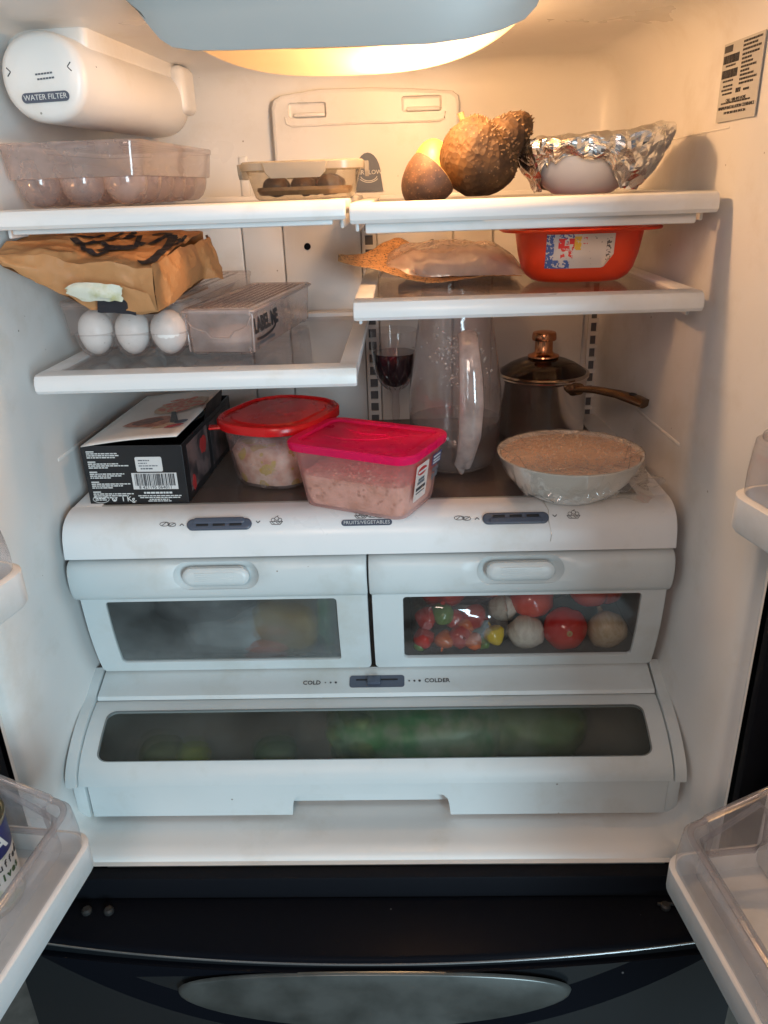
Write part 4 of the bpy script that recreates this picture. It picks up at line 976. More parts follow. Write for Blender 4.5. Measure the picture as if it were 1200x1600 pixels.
Rhi = [(-.2138, .0, .3468), (-.2119, .08, .3525), (-.2100, .15, .3560), (-.2080, .20, .3580), (-.2060, .24, .3590), (-.222, .28, .3600)]
def rt(u_, v): p = interp(Rlo, u_).lerp(interp(Rhi, u_), v); p = p+Vector((.006*math.sin(v*3.14)*math.sin(u_*3.14), 0, 0)); return crum(p)
b = MB()
for fn, nu, nv in ((fr, 64, 20), (tp, 90, 60), (rt, 48, 20)):
    q = sheet(fn, nu, nv); b.add(q.v, q.f)
# underside and back so that the bag is closed
Be = [(-.380, .060, .3560), (-.372, .075, .3500), (-.335, .140, .3250), (-.285, .235, .3080), (-.222, .27, .3060)]
def un(u_, v): return crum(interp(Le, u_).lerp(interp(Be, u_), v), .2)
def bk_(u_, v): return crum(interp(Be, u_).lerp(interp(Te, u_), v))
for fn, nu, nv in ((un, 30, 16), (bk_, 30, 8)):
    q = sheet(fn, nu, nv); b.add(q.v, q.f)
b.build('paper', KRAFT, pbag, smooth=12, fixn=False)
# folded-over flap lines on the front gusset
def flapf(u_, v): p = interp([(-.270, .004, .3275), (-.245, -.002, .3235), (-.2195, -.003, .3170)], u_).lerp(interp([(-.262, .004, .3000), (-.240, .002, .2950), (-.2175, -.001, .2960)], u_), v); return crum(p+Vector((0, -.004*(1-v)-.002, 0)))
sheet(flapf, 16, 8).build('folded_flap', KRAFT, pbag, smooth=40)
BLKP = mat('black_print', (.014, .015, .022), .55)
def on_sheet(fn, pts, w, lift):
    """printed stroke on the top panel, pts in (u,v)"""
    V = []; Fc = []; Q = []
    for i in range(len(pts)-1):
        for k in range(14): Q.append((pts[i][0]+(pts[i+1][0]-pts[i][0])*k/14, pts[i][1]+(pts[i+1][1]-pts[i][1])*k/14))
    Q.append(pts[-1])
    for i, (u_, v) in enumerate(Q):
        a = Q[max(0, i-1)]; c = Q[min(len(Q)-1, i+1)]; d = Vector((c[0]-a[0], c[1]-a[1])).normalized()
        ww = w[0]+(w[1]-w[0])*i/(len(Q)-1)
        for s in (-1, -.6, -.2, .2, .6, 1):
            uu = min(.995, max(.005, u_-d.y*ww*s*.7)); vv = min(.99, max(.01, v+d.x*ww*s)); V.append(Vector(fn(uu, vv))+Vector(lift))
    for i in range(len(Q)-1):
        for k in range(5): Fc.append((6*i+k, 6*i+k+1, 6*i+k+7, 6*i+k+6))
    return V, Fc
b = MB()
for pts, w in (([(.375, .5), (.463, .4), (.562, .5), (.713, .667)], (.035, .05)), ([(.463, .367), (.5, .25), (.6, .15), (.65, .167)], (.022, .03)),
               ([(.60, .317), (.688, .267), (.79, .36)], (.075, .05)), ([(.79, .36), (.75, .65)], (.02, .02)), ([(.655, .16), (.62, .36), (.55, .45)], (.022, .022)),
               ([(.80, .40), (.85, .467), (.875, .617), (.89, .733), (.80, .72)], (.03, .02)), ([(.90, .07), (.955, .15), (.962, .38), (.912, .70)], (.05, .03)),
               ([(.935, .68), (.975, .40)], (.012, .014)), ([(.972, .733), (.985, .50)], (.012, .014)), ([(.945, .60), (.975, .66)], (.03, .03)), ([(.965, .42), (.985, .50)], (.03, .03)),
               ([(.30, .62), (.36, .56), (.43, .62), (.52, .72)], (.02, .03)), ([(.56, .62), (.62, .74), (.70, .80)], (.02, .03))):
    V, Fc = on_sheet(tp, pts, w, (0, -.0006, .0016)); b.add(V, Fc)
b.build('printed_graphic', BLKP, pbag, smooth=60)
def blk(u_, v): p = Vector(fr(.655+.225*u_+.0*v, .02+.42*v)); return p+Vector((0, -.0090, -.001))
sheet(blk, 12, 6).build('black_patch', BLKP, pbag, smooth=60)
def torn(u_, v):
    p = Vector((-.3045+.058*u_, .0, .3150+.0165*v-.0045*u_+.005*math.sin(v*3.1)*math.sin(u_*6)*.3))
    e = .0035*nz((u_*5, v*5, 1), 1.3); p.x += e if u_ in (0, 1) else 0; p.z += .004*(1-u_)*(.5-v)*-1+e*.5
    if u_ < .25: p.z = .3235+(p.z-.3235)*(.35+u_*2.6)
    p.y = -.0125-.005*math.sin(v*3.14)*math.sin(min(1, u_*1.15)*3.14)**.5+.0012*nz(p, 120)
    return p-off0
sheet(torn, 20, 10).build('torn_sticker', mat('cream_paper', (.60, .62, .53), .55, col2=(.42, .42, .22), nscale=55, lo=.50, hi=.70, bump=(90, .4, .001)), pbag, smooth=50)

# ================================================================== ON THE CRISPER COVER
GZ = .0503
# ------------------------------------------------------------------ ham box
bx_ = empty('ham_box', (-.2915, .058, GZ), rad(-2.0), 'black cardboard ham box marked 1 Kg. with its picture lid ajar', 'box')
BW, BD, BH = .1290, .245, .0775
CARD = mat('black_card', (.010, .010, .012), .38, bump=(60, .1, .001), rvar=(20, .3, .5))
b = MB(); th = .0016
b.box((0, th/2, BH/2), (BW, th, BH), .0004); b.box((0, BD-th/2, BH/2), (BW, th, BH)); b.box((-BW/2+th/2, BD/2, BH/2), (th, BD-2*th, BH)); b.box((BW/2-th/2, BD/2, BH/2), (th, BD-2*th, BH)); b.box((0, BD/2, th/2), (BW-2*th, BD-2*th, th))
b.build('carton', CARD, bx_, smooth=0)
fl_ = empty('lid', (-BW/2+.002, 0, BH+.0006)); fl_.parent = bx_; fl_.rotation_euler = (0, rad(-5.5), 0)
LWD = .124
LIDW = mat('lid_print_white', (.74, .70, .66), .35, bump=(30, .1, .001), col2=(.66, .61, .57), nscale=9)
def lid_fn(u_, v): return (LWD*u_, -.002+BD*v+(.0*u_), .0022*math.sin(u_*3.1)*(1-v))
q = sheet(lid_fn, 10, 14); o = q.build('lid_panel', LIDW, fl_, smooth=40); md = o.modifiers.new('s', 'SOLIDIFY'); md.thickness = .0012; md.offset = -1
HAM = mat('ham_print', (.30, .09, .05), .4, col2=(.46, .22, .14), nscale=120, lo=.4, hi=.62)
HAMD = mat('ham_dark_print', (.10, .042, .03), .4, col2=(.20, .09, .06), nscale=120)
FATP = mat('fat_print', (.55, .42, .28), .4, col2=(.46, .30, .20), nscale=150)
def lid_print(name, polys, m, h): return flat(name, polys, m, fl_, (0, 0, .0022+h), (0, 0, 1), (1, 0, 0), t=.00015)
lid_print('picture_fat', [[(.078, .036), (.095, .040), (.106, .052), (.094, .060), (.083, .058)]], FATP, .0)
lid_print('picture_ham', [[(.030, .064), (.036, .080), (.052, .092), (.072, .097), (.086, .094), (.092, .078), (.095, .060), (.088, .048), (.075, .044), (.058, .052), (.042, .057)]], HAM, .0003)
lid_print('picture_ham_cut', [blob(.062, .074, .020, .015, 4, 16, .12, .4)], HAMD, .0005)
lid_print('picture_plate', [blob(.085, .150, .044, .030, 8, 24, .03, 1.0)], FATP, .0)
lid_print('picture_slices', [blob(.085+.030*math.cos(i*2.4)*math.sqrt(i/15), .150+.040*math.sin(i*2.4)*math.sqrt(i/15), .011, .005, i, 10, .15, i*.7) for i in range(15)], mat('slice_print', (.52, .09, .05), .4, col2=(.62, .28, .18), nscale=170, lo=.42, hi=.6), .0003)
lid_print('picture_knife', [[(.082, .112), (.088, .112), (.104, .070), (.108, .060), (.097, .057), (.094, .070)]], mat('knife_print', (.03, .03, .033), .4), .0008)
lid_print('picture_badge', [blob(.112, .058, .009, .008, 2, 14, .04, .5)], mat('badge_print', (.05, .06, .10), .4), .0005)
lid_print('picture_seal', [blob(.108, .040, .012, .0055, 5, 14, .2, .3)], mat('red_print', (.42, .03, .03), .4), .0004)
# inner folded flap on the right
MB().box((BW/2-.018, BD*.60, BH-.004), (.030, .060, .0012), rot=Matrix.Rotation(rad(-28), 3, 'Y')).build('inner_flap', CARD, bx_)
MB().add([(BW/2-.001, .105, BH-.002), (BW/2-.001, .200, BH-.002), (BW/2+.004, .200, BH+.022), (BW/2+.004, .112, BH+.022)], [(0, 1, 2, 3)]).build('side_flap', CARD, bx_, smooth=0)
# front print
R_ = random.Random(21); ws = []
for blk_ in range(5):
    y = BH-.008-blk_*.0135
    ws.append(rect(-.058, y, -.048, y+.0014))
    for l in range(3): ws += words(-.058, R_.uniform(-.022, .0) if l < 2 else R_.uniform(-.035, -.02), y-.0026*(l+1), .0014, R_)
flat('printed_text', ws, PALEINK, bx_, (0, -.0003, 0))
STKR = mat('sticker_white', (.62, .61, .60), .4)
flat('price_sticker', [rr(.034, .0195, .002, 4, .020, BH-.0245)], STKR, bx_, (0, -.0002, 0), t=.0004)
flat('printed_text', words(.007, .022, BH-.020, .0013, R_)+words(.007, .018, BH-.0235, .0011, R_)+words(.007, .033, BH-.0270, .0011, R_)+words(.009, .026, BH-.0310, .0016, R_), INKGREY, bx_, (0, -.0008, 0))
flat('barcode_panel', [rect(-.0045, .0195, .0535, .0415)], STKR, bx_, (0, -.0002, 0), t=.0003)
bars = []; x = -.001
while x < .050: w = R_.choice((.0004, .0006, .001, .0014)); bars.append(rect(x, .0245, x+w, .0405)); x += w+R_.choice((.0005, .0008, .0012))
flat('barcode', bars, INK, bx_, (0, -.0007, 0))
text('8 421195 064011', .0058, INK, bx_, (.0245, -.0008, .0220), space=1.05)
flat('printed_text', words(.008, .046, .0135, .0024, R_)+words(.000, .056, .0100, .0013, R_)+words(.002, .054, .0075, .0013, R_)+words(.014, .040, .0050, .0013, R_)+words(.012, .042, .0028, .0012, R_), PALEINK, bx_, (0, -.0003, 0))
text('1 Kg.', .0095, PALEINK, bx_, (-.0130, -.0004, .0062), bold=.0001)
flat('oval_emblem', strokes([(.0105*math.cos(i*.3142), .0048*math.sin(i*.3142)) for i in range(21)], .0006)+words(-.006, .006, .0005, .0012, R_)+words(-.0075, .0075, -.0016, .0013, R_), PALEINK, bx_, (-.0495, -.0003, .0063))
flat('recycling_mark', [blob(0, 0, .0032, .0032, 1, 14, 0)], PALEINK, bx_, (-.0320, -.0003, .0062))
flat('recycling_arrow', strokes([(-.0015, -.001), (.0003, .0014), (.0017, -.0006)], .0008), INK, bx_, (-.0320, -.0007, .0062))
# side print: faded photo of hands and a red seal
sd = mat('side_photo', (.16, .105, .10), .4, col2=(.035, .028, .030), nscale=26, lo=.42, hi=.56)
flat('side_picture', [rect(.018, .010, .110, BH-.006)], sd, bx_, (BW/2+.0003, 0, 0), (1, 0, 0), (0, 1, 0))
flat('side_picture', [rect(.125, .008, .230, BH-.008)], sd, bx_, (BW/2+.0003, 0, 0), (1, 0, 0), (0, 1, 0))
flat('red_seal', [blob(.030, .018, .008, .010, 3, 14, .2)], MATS['red_print'], bx_, (BW/2+.0007, 0, 0), (1, 0, 0), (0, 1, 0))
flat('red_seal', [blob(.085, .052, .014, .012, 6, 14, .2)], MATS['red_print'], bx_, (BW/2+.0007, 0, 0), (1, 0, 0), (0, 1, 0))

# ------------------------------------------------------------------ red-lidded container
RED = lidmat('red_lid_plastic', (.66, .010, .012), .27, .25)
rc_ = empty('food_container', (-.1190, .158, GZ), rad(-24), 'clear food tub with dark red oval lid behind the pink-lidded one', 'food container')
MB().tub([(0, .098, .118, .040), (.002, .105, .125, .043), (.012, .112, .132, .046), (.070, .128, .150, .054), (.078, .131, .153, .055), (.084, .133, .155, .056)], True, False).build('tub_body', BLUECLEAR, rc_, smooth=50)
MB().tub([(.078, .138, .160, .058), (.0795, .144, .166, .060), (.088, .144, .166, .060), (.0905, .141, .163, .059), (.0915, .132, .154, .055), (.0880, .128, .150, .053), (.0885, .110, .132, .046), (.0905, .106, .128, .044), (.0908, .05, .06, .02)], True, True).build('lid', RED, rc_, smooth=40)
MB().box((-.050, -.066, .0815), (.030, .016, .003), .0014, rot=Matrix.Rotation(rad(35), 3, 'Z')).build('lid_tab', RED, rc_)
FOODR = mat('pasta_mix', (.42, .22, .15), .5, col2=(.60, .47, .38), nscale=55, lo=.35, hi=.65, bump=(90, .6, .003), specks=(60, .9, (.40, .30, .05)))
MB().tub([(.0045, .098, .118, .038), (.02, .106, .126, .042), (.045, .114, .135, .046), (.055, .10, .12, .04)], True, True).build('food', FOODR, rc_, smooth=60)

# ------------------------------------------------------------------ pink-lidded container
PINK = lidmat('pink_lid_plastic', (.97, .018, .17), .30, .55, (1.0, .09, .30))
pc = empty('food_container', (.0040, .0520, GZ), rad(-26.0), 'rectangular tub with bright pink lid and rice, front of crisper cover', 'food container')
PB = [(0, .133, .088, .014), (.0015, .138, .093, .016), (.008, .142, .097, .018), (.075, .162, .111, .021), (.0785, .165, .114, .022)]
MB().tub(PB, True, False).build('tub_body', MILKY_GLOW, pc, smooth=50)
MB().tub([(0.0745, .171, .120, .022), (0.0760, .173, .122, .023), (0.0830, .174, .123, .023), (0.0850, .171, .120, .022), (0.0853, .150, .099, .013), (0.0827, .145, .094, .010), (0.0827, .141, .090, .009), (0.0839, .137, .086, .008), (0.0841, .08, .04, .005)], True, True).build('lid', PINK, pc, smooth=40)
MB().tube([(-.045, .020, .0841), (-.01, .006, .0843), (.02, .012, .0844), (.055, -.012, .0841)], [.0003, .0012, .0012, .0003], 6).build('lid_crease', PINK, pc)
MB().tube([(-.055, -.015, .0841), (-.02, -.022, .0843), (.015, -.010, .0843), (.045, .022, .0841)], [.0003, .0010, .0010, .0003], 6).build('lid_crease', PINK, pc)
RICE = mat('fried_rice', (.70, .52, .42), .6, col2=(.50, .33, .22), nscale=80, lo=.42, hi=.66, bump=(130, .8, .003), specks=(150, .4, (.36, .22, .14)))
b = MB(); b.tub([(.0035, .130, .085, .014), (.012, .137, .092, .016), (.030, .142, .096, .017), (.042, .144, .098, .017), (.048, .12, .08, .016)], True, True)
b.build('rice', RICE, pc, smooth=60)
b = MB(); R_ = random.Random(9)
for i in range(240):
    e = R_.random(); x, y = R_.uniform(-.066, .066), R_.uniform(-.044, .044)
    z = .044+R_.uniform(0, .008)*(1-(abs(x)/.07)**2)
    b.box((x, y, z), (R_.uniform(.002, .006), R_.uniform(.0015, .003), R_.uniform(.0015, .003)), .001, 1, rot=Matrix.Rotation(R_.uniform(0, 6), 3, 'Z')@Matrix.Rotation(R_.uniform(-1, 1), 3, 'X'))
o = b.build('rice_grains', mat('rice_lumps', (.72, .55, .45), .6, col2=(.54, .37, .26), nscale=60, lo=.45, hi=.6), pc, smooth=50); o['kind'] = 'stuff'
# printed label on the short right side
lx = lambda z: .0710+.0102*z/.07+.0004
nl = (1, 0, -.145); RX = .0825
def side(polys, m, z0=.04, t=.00025, lift=0): return flat('side_label', polys, m, pc, (.0805-.0020+.0006+lift, 0, z0), nl, (0, 1, 0), t=t)
side([rr(.034, .046, .002, 4, -.018, .004)], mat('label_pale', (.62, .52, .48), .5))
side([blob(-.019, .018, .0125, .0052, 1, 18, .02, .0)], MATS['red_print'], lift=.0005)
side(words(-.030, -.008, .0165, .0026, random.Random(4)), PALEINK, lift=.0009)
side(words(-.027, -.010, .006, .003, random.Random(5))+words(-.029, -.008, .0015, .0035, random.Random(6)), INKGREY, lift=.0005)
side(words(-.031, -.006, -.006, .0040, random.Random(7))+words(-.030, -.007, -.010, .0012, random.Random(8)), INK, lift=.0005)
side([rr(.026, .0145, .001, 3, .022, .0205)], mat('navy_label', (.06, .06, .14), .5), lift=.0002)
side(words(.012, .031, .0235, .0018, random.Random(9))+words(.012, .031, .0190, .0016, random.Random(10))+words(.012, .031, .0155, .0016, random.Random(11)), PALEINK, lift=.0007)
side(words(.012, .030, .0085, .0016, random.Random(12))+words(.012, .030, .0050, .0030, random.Random(13))+words(.012, .018, -.006, .008, random.Random(14))+words(.020, .030, -.004, .008, random.Random(15)), INKGREY, lift=.0005)

# ------------------------------------------------------------------ wine glass
wg = empty('wine_glass', (.0365, .285, GZ), 0, 'cut-glass wine glass of dark red wine beside the pitcher', 'wine glass')
op = [(.028, 0), (.0285, .0012), (.020, .0030), (.007, .0055), (.0048, .010), (.0042, .030), (.0058, .042), (.0066, .055), (.0056, .068), (.0060, .078), (.0090, .083), (.0185, .0905), (.0265, .1025), (.0312, .118), (.0330, .136), (.0338, .155), (.0342, .172)]
ip = [(.0332, .172), (.0328, .155), (.0320, .136), (.0302, .118), (.0255, .1035), (.0175, .093), (.0085, .088), (.001, .087)]
MB().lathe(op, 40, cap1=False).build('glass', GLASSWARE, wg, smooth=50)
WINE = mat('red_wine', (.016, .0012, .0042), .06, coat=.5)
MB().lathe([(.001, .0875), (.0083, .0885), (.0172, .0935), (.0251, .104), (.0298, .1185), (.0316, .136), (.0318, .1395), (.001, .1395)], 40).build('wine', WINE, wg, smooth=50)
b = MB()
for i in range(12):
    for s in (1, -1):
        a0 = 2*math.pi*i/12; pts = []
        for k in range(7):
            t_ = k/6; z = .086+.030*t_; j = min(len(op)-2, 10+int(t_*3)); 
            import bisect
            zs = [q[1] for q in op]; jj = max(10, min(len(op)-2, bisect.bisect(zs, z)-1)); kk = (z-zs[jj])/(zs[jj+1]-zs[jj]); q = op[jj][0]+(op[jj+1][0]-op[jj][0])*kk+.0002
            a = a0+s*t_*.55; pts.append((q*math.cos(a), q*math.sin(a), z))
        b.tube(pts, .0009, 5)
b.build('cut_pattern', GLASSWARE, wg, smooth=60)

# ------------------------------------------------------------------ water pitcher
pt = empty('water_pitcher', (.1195, .185, GZ), 0, 'clear plastic water pitcher with thick handle, half full of water', 'pitcher')
PIT = clear('pitcher_plastic', (.93, .90, .89), .16, (.88, .76, .72), .05, (.08, .95), .5, hazevar=(26, .10, .24), bump=(110, .35, .0015))
op = [(.034, 0), (.048, .001), (.0535, .006), (.0575, .020), (.0618, .050), (.0635, .080), (.0620, .110), (.0575, .145), (.0520, .180), (.0475, .210), (.0445, .236), (.045, .243)]
ip = [(.0485, .243), (.048, .236), (.0505, .21), (.054, .18), (.058, .145), (.061, .11), (.062, .08), (.0605, .05), (.057, .02), (.053, .008), (.002, .005)]
MB().lathe(op, 56, cap1=False).build('jug_body', PIT, pt, smooth=60)
WATER = clear('water', (.86, .84, .83), .05, (.5, .5, .5), .02, (.03, .5), .5)
MB().lathe([(.002, .0055), (.0515, .0085), (.0560, .02), (.0605, .05), (.0618, .0665), (.002, .0665)], 48).build('water', WATER, pt, smooth=50)
HND = clear('handle_plastic', (.93, .87, .85), .42, (.95, .84, .80), .07, (.10, .9), .5, hazevar=(40, .30, .55))
hp = [(.011, -.0570, .190), (.0115, -.070, .186), (.012, -.079, .172), (.014, -.0865, .140), (.015, -.0885, .105), (.0135, -.084, .065), (.009, -.074, .035), (.006, -.062, .018), (.005, -.055, .014)]
b = MB(); b.tube(hp, [.0125, .0125, .0130, .0150, .0160, .0150, .0125, .0115, .011], 14, True, (1, .45), upv=(0, -1, .2)); b.build('handle', HND, pt, smooth=60)
DROP = clear('water_drop', (.98, .98, .98), .42, (.98, .96, .94), .02, (.12, .6), .5)
b = MB(); R_ = random.Random(31)
for i in range(230):
    a = R_.gauss(-math.pi/2+.05, .38); z = R_.triangular(.115, .200, .182)
    zs = [q[1] for q in op]; jj = max(0, min(len(op)-2, bisect.bisect(zs, z)-1)); kk = (z-zs[jj])/(zs[jj+1]-zs[jj]); q = op[jj][0]+(op[jj+1][0]-op[jj][0])*kk
    rd_ = R_.uniform(.0005, .0020)
    n_ = Vector((math.cos(a), math.sin(a), .15)).normalized(); p = Vector((q*math.cos(a), q*math.sin(a), z)); x_ = n_.orthogonal().normalized(); y_ = n_.cross(x_)
    ring = [p+(x_*math.cos(g*1.0472)+y_*math.sin(g*1.0472))*rd_ for g in range(6)]; r2_ = [p+n_*rd_*.45+(x_*math.cos(g*1.0472)+y_*math.sin(g*1.0472))*rd_*.7 for g in range(6)]
    b.add(ring+r2_+[p+n_*rd_*.65], [(g, (g+1) % 6, 6+(g+1) % 6, 6+g) for g in range(6)]+[(6+g, 6+(g+1) % 6, 12) for g in range(6)])
o = b.build('condensation', DROP, pt, smooth=80); o['kind'] = 'stuff'

# ------------------------------------------------------------------ saucepan
pn = empty('saucepan', (.2610, .318, GZ), 0, 'steel saucepan with dark glass lid, copper knob and bronze handle', 'saucepan')
STEEL = mat('brushed_steel', (.92, .87, .82), .16, metal=1, bump=(14, .05, .0008), rvar=(10, .12, .22))
MB().lathe([(.002, .0), (.060, .0), (.0645, .003), (.0660, .008), (.0660, .088), (.0675, .091), (.0690, .092), (.0675, .094), (.0645, .092), (.0640, .01), (.002, .006)], 56).build('pot_body', STEEL, pn, smooth=50)
MB().lathe([(.0640, .0935), (.0690, .0945), (.0695, .0965), (.0670, .0985), (.0635, .0978)], 56, cap0=False, cap1=False).build('lid_rim', mat('lid_rim_steel', (.55, .50, .45), .2, metal=1), pn, smooth=50)
MB().lathe([(.0650, .0972), (.060, .1025), (.050, .1090), (.036, .1150), (.020, .1185), (.004, .1195), (.004, .1175), (.036, .113), (.060, .1005), (.064, .0965)], 56).build('glass_lid', clear('lid_glass', (.30, .24, .20), .30, (.055, .042, .034), .06, (.06, .7), .3), pn, smooth=60)
COPPER = mat('copper_knob', (.62, .27, .13), .2, metal=1)
MB().lathe([(.004, .1175), (.0225, .1185), (.0235, .1205), (.0230, .1225), (.0160, .1250), (.0135, .1280), (.0132, .1440), (.0175, .1450), (.0182, .1475), (.0178, .1535), (.0165, .1565), (.010, .1580), (.001, .1585)], 36).build('lid_knob', COPPER, pn, smooth=40)
BRZ = mat('bronze_handle', (.23, .135, .075), .27, metal=.85)
hs = [(.030, -.058, .083), (.045, -.072, .0865), (.060, -.088, .0890), (.085, -.115, .0890), (.104, -.138, .0860), (.1125, -.149, .0835)]
b = MB(); b.tube(hs, [.0095, .0085, .0090, .0105, .0125, .0115], 14, True, (1, .55)); b.build('handle', BRZ, pn, smooth=60)
MB().tube([(.036, -.058, .083), (.042, -.068, .0855)], [.0125, .0105], 14, True, (1, .8)).build('handle_collar', BRZ, pn, smooth=60)
MB().lathe([(.0055, 0), (.0055, .0010)], 16).build('hang_hole', DARKHOLE, pn, loc=(.100, -.133, .0925), rot=(rad(8), 0, rad(45)))

# ------------------------------------------------------------------ bowl under cling film
wb = empty('wrapped_bowl', (.2530, .0610, GZ), 0, 'white bowl of tan food under beaded cling film at the right front', 'bowl')
MB().lathe([(.038, 0), (.043, .0012), (.047, .004), (.062, .013), (.0745, .027), (.0825, .042), (.0870, .0525), (.0885, .0545), (.0885, .0560), (.0860, .0560), (.080, .042), (.070, .027), (.05, .012), (.002, .006)], 64).build('bowl', mat('white_ceramic', (.76, .74, .70), .2, coat=.3), wb, smooth=50)
FOODT = mat('tan_food', (.78, .56, .45), .4, col2=(.82, .62, .51), nscale=18, bump=(40, .2, .002), specks=(40, .16, (.42, .16, .05)))
MB().lathe([(.070, .0380), (.0835, .0520), (.080, .0528), (.04, .0535), (.002, .0535)], 48).build('food', FOODT, wb, smooth=60)
def filmtop(u_, v):
    a = 2*math.pi*u_; q = .0890*v; z = .0568+.0006*nz((q*math.cos(a), q*math.sin(a), 0), 60)+.0009*math.sin(a*23+2*math.sin(a*3))*v**3+.0009*(.4-abs(nz((q*math.cos(a), q*math.sin(a), 4), 45)))
    return (q*math.cos(a), q*math.sin(a), z)
def filmside(u_, v):
    a = 2*math.pi*u_; k = v
    q = .0893-.030*k*k-.006*k+.006*nz((math.cos(a)*3, math.sin(a)*3, k*2), 2.2)*k+.0024*math.sin(a*31+k*4+2*math.sin(a*5))*k
    z = .0568-.050*k
    fl2 = 1.3*max(0, math.cos(a+1.0))**3+1.1*max(0, math.cos(a+.35))**6+.6*max(0, math.cos(a+2.2))**8
    q += fl2*.026*k**2*(1+.7*nz((a*4, k*3, 0), 1.5))+.005*fl2*k*(.3-abs(nz((a*9, k*6, 3), 1.0))); z += fl2*(.012+.006*nz((a*7, k*2, 5), 1.0))*k**2
    return (q*math.cos(a), q*math.sin(a), max(.0008, z+.003*nz((a*6, k*4, 2), 1.0)*k))
b = sheet(filmtop, 120, 20); b.build('film_top', FILM, wb, smooth=70)
FILMS = clear('film_skirt', (.96, .94, .91), .08, (.85, .81, .76), .06, (.16, .8), .5)
sheet(filmside, 140, 14).build('film_skirt', FILMS, wb, smooth=60)
b = MB(); R_ = random.Random(77)
for i in range(900):   # condensation beads under the film, in arcs
    q = .084*math.sqrt(R_.random()); a = R_.uniform(0, 6.283); x, y = q*math.cos(a), q*math.sin(a)
    gx = math.hypot(x+.02, y+.10); gx = round(gx/.0034)*.0034; an = math.atan2(y+.10, x+.02); x, y = -.02+gx*math.cos(an), -.10+gx*math.sin(an)
    if math.hypot(x, y) > .084: continue
    rd_ = R_.uniform(.0007, .0015); z = .0573
    b.add([(x+rd_*math.cos(g*1.2566), y+rd_*math.sin(g*1.2566), z) for g in range(5)]+[(x, y, z+rd_*.8)], [(g, (g+1) % 5, 5) for g in range(5)])
o = b.build('condensation', DROP, wb, smooth=80); o['kind'] = 'stuff'
b = MB(); R_ = random.Random(5)
for i in range(26):
    a0 = R_.uniform(0, 6.283); a1 = a0+R_.uniform(.25, 1.1)*R_.choice((-1, 1)); q0 = .0875; q1 = R_.uniform(.035, .080)
    p0 = Vector((q0*math.cos(a0), q0*math.sin(a0), .0573)); p1 = Vector((q1*math.cos(a1), q1*math.sin(a1), .0577))
    mid = (p0+p1)/2+Vector((R_.uniform(-.004, .004), R_.uniform(-.004, .004), .0003)); b.tube([p0, mid, p1], [.0007, .0005, .0002], 5)
b.build('film_creases', FILMS, wb, smooth=70)
# stray strand of film over the cover apron
MB().tube([prc.m(.2205, 1, .0006), prc.m(.2195, .8, .0008), prc.m(.2225, .62, .0012), prc.m(.2215, .45, .0008), prc.m(.2245, .25, .001), prc.m(.2235, .15, .0006)], .0005, 5).build('film_strand', FILMS, wb).matrix_parent_inverse = Matrix.Translation((-.2530, -.0610, -GZ))

# ================================================================== DRAWER CONTENTS
def veg(name, prof, m, loc, sc, label, cat, group=None, rot=(0, 0, 0), lump=.10, seed=0, lobes=0):
    b = MB(); b.lathe(prof, 28)
    V = []
    for x, y, z in b.v:
        k = 1+lump*nz((x, y, z), 2.5, seed)
        if lobes: k *= 1+.05*math.cos(lobes*math.atan2(y, x))*min(1, math.hypot(x, y)*2)
        V.append((x*sc*k, y*sc*k, z*sc))
    b.v = V; o = b.build(name, m, loc=loc, rot=rot, smooth=70); tag(o, label, cat, group)
    if name == 'tomato':
        MB().lathe([(.001, .90*sc), (.11*sc, .885*sc), (.15*sc, .86*sc)], 12, cap0=False, cap1=False).build('stem_scar', MATS.get('scar') or mat('scar', (.42, .30, .12), .7), o)
        bb_ = MB()
        for i_ in range(5):
            a_ = i_*1.2566+seed; c_, s_ = math.cos(a_), math.sin(a_); bb_.add([(.06*sc*c_-.05*sc*s_, .06*sc*s_+.05*sc*c_, .905*sc), (.06*sc*c_+.05*sc*s_, .06*sc*s_-.05*sc*c_, .905*sc), (.42*sc*c_, .42*sc*s_, .86*sc)], [(0, 1, 2)])
        if seed != 1: bb_.build('calyx', MATS.get('calyx_green') or mat('calyx_green', (.06, .14, .03), .6), o)
    return o
ball = [(max(.02, math.sin(math.pi*i/14)), -math.cos(math.pi*i/14)*.88) for i in range(15)]
garl = [(.02, -.80), (.45, -.78), (.80, -.55), (.97, -.15), (.90, .25), (.62, .58), (.28, .82), (.14, 1.1), (.10, 1.45)]
TOM = mat('tomato_skin', (.50, .018, .012), .2, col2=(.58, .05, .015), nscale=10, coat=.3)
GAR = mat('garlic_skin', (.66, .62, .52), .5, col2=(.56, .50, .42), nscale=30, vscale=(6, 6, 1))
DZ = -.1805
veg('tomato', ball, TOM, (.2640, .068, DZ+.028), .030, 'ripe red tomato at the front of the right crisper drawer', 'tomato', 'tomatoes', (rad(75), rad(8), 0), seed=1)
veg('tomato', ball, TOM, (.222, .100, DZ+.060), .031, 'red tomato above the front tomato, left, under clear film', 'tomato', 'tomatoes', (.3, .2, 0), seed=2)
veg('tomato', ball, TOM, (.300, .105, DZ+.072), .030, 'red tomato at the upper right of the right crisper window', 'tomato', 'tomatoes', (.2, .3, 0), seed=3)
veg('garlic', garl, GAR, (.2110, .070, DZ+.023), .0265, 'white garlic bulb left of the front tomato', 'garlic', 'garlic bulbs', (rad(-62), rad(8), 0), lobes=8, seed=4)
veg('onion', garl, mat('onion_skin', (.60, .52, .38), .42, col2=(.52, .42, .28), nscale=30, vscale=(6, 6, 1)), (.3220, .072, DZ+.024), .0285, 'pale onion right of the front tomato', 'onion', None, (rad(-70), rad(-12), 0), seed=5)
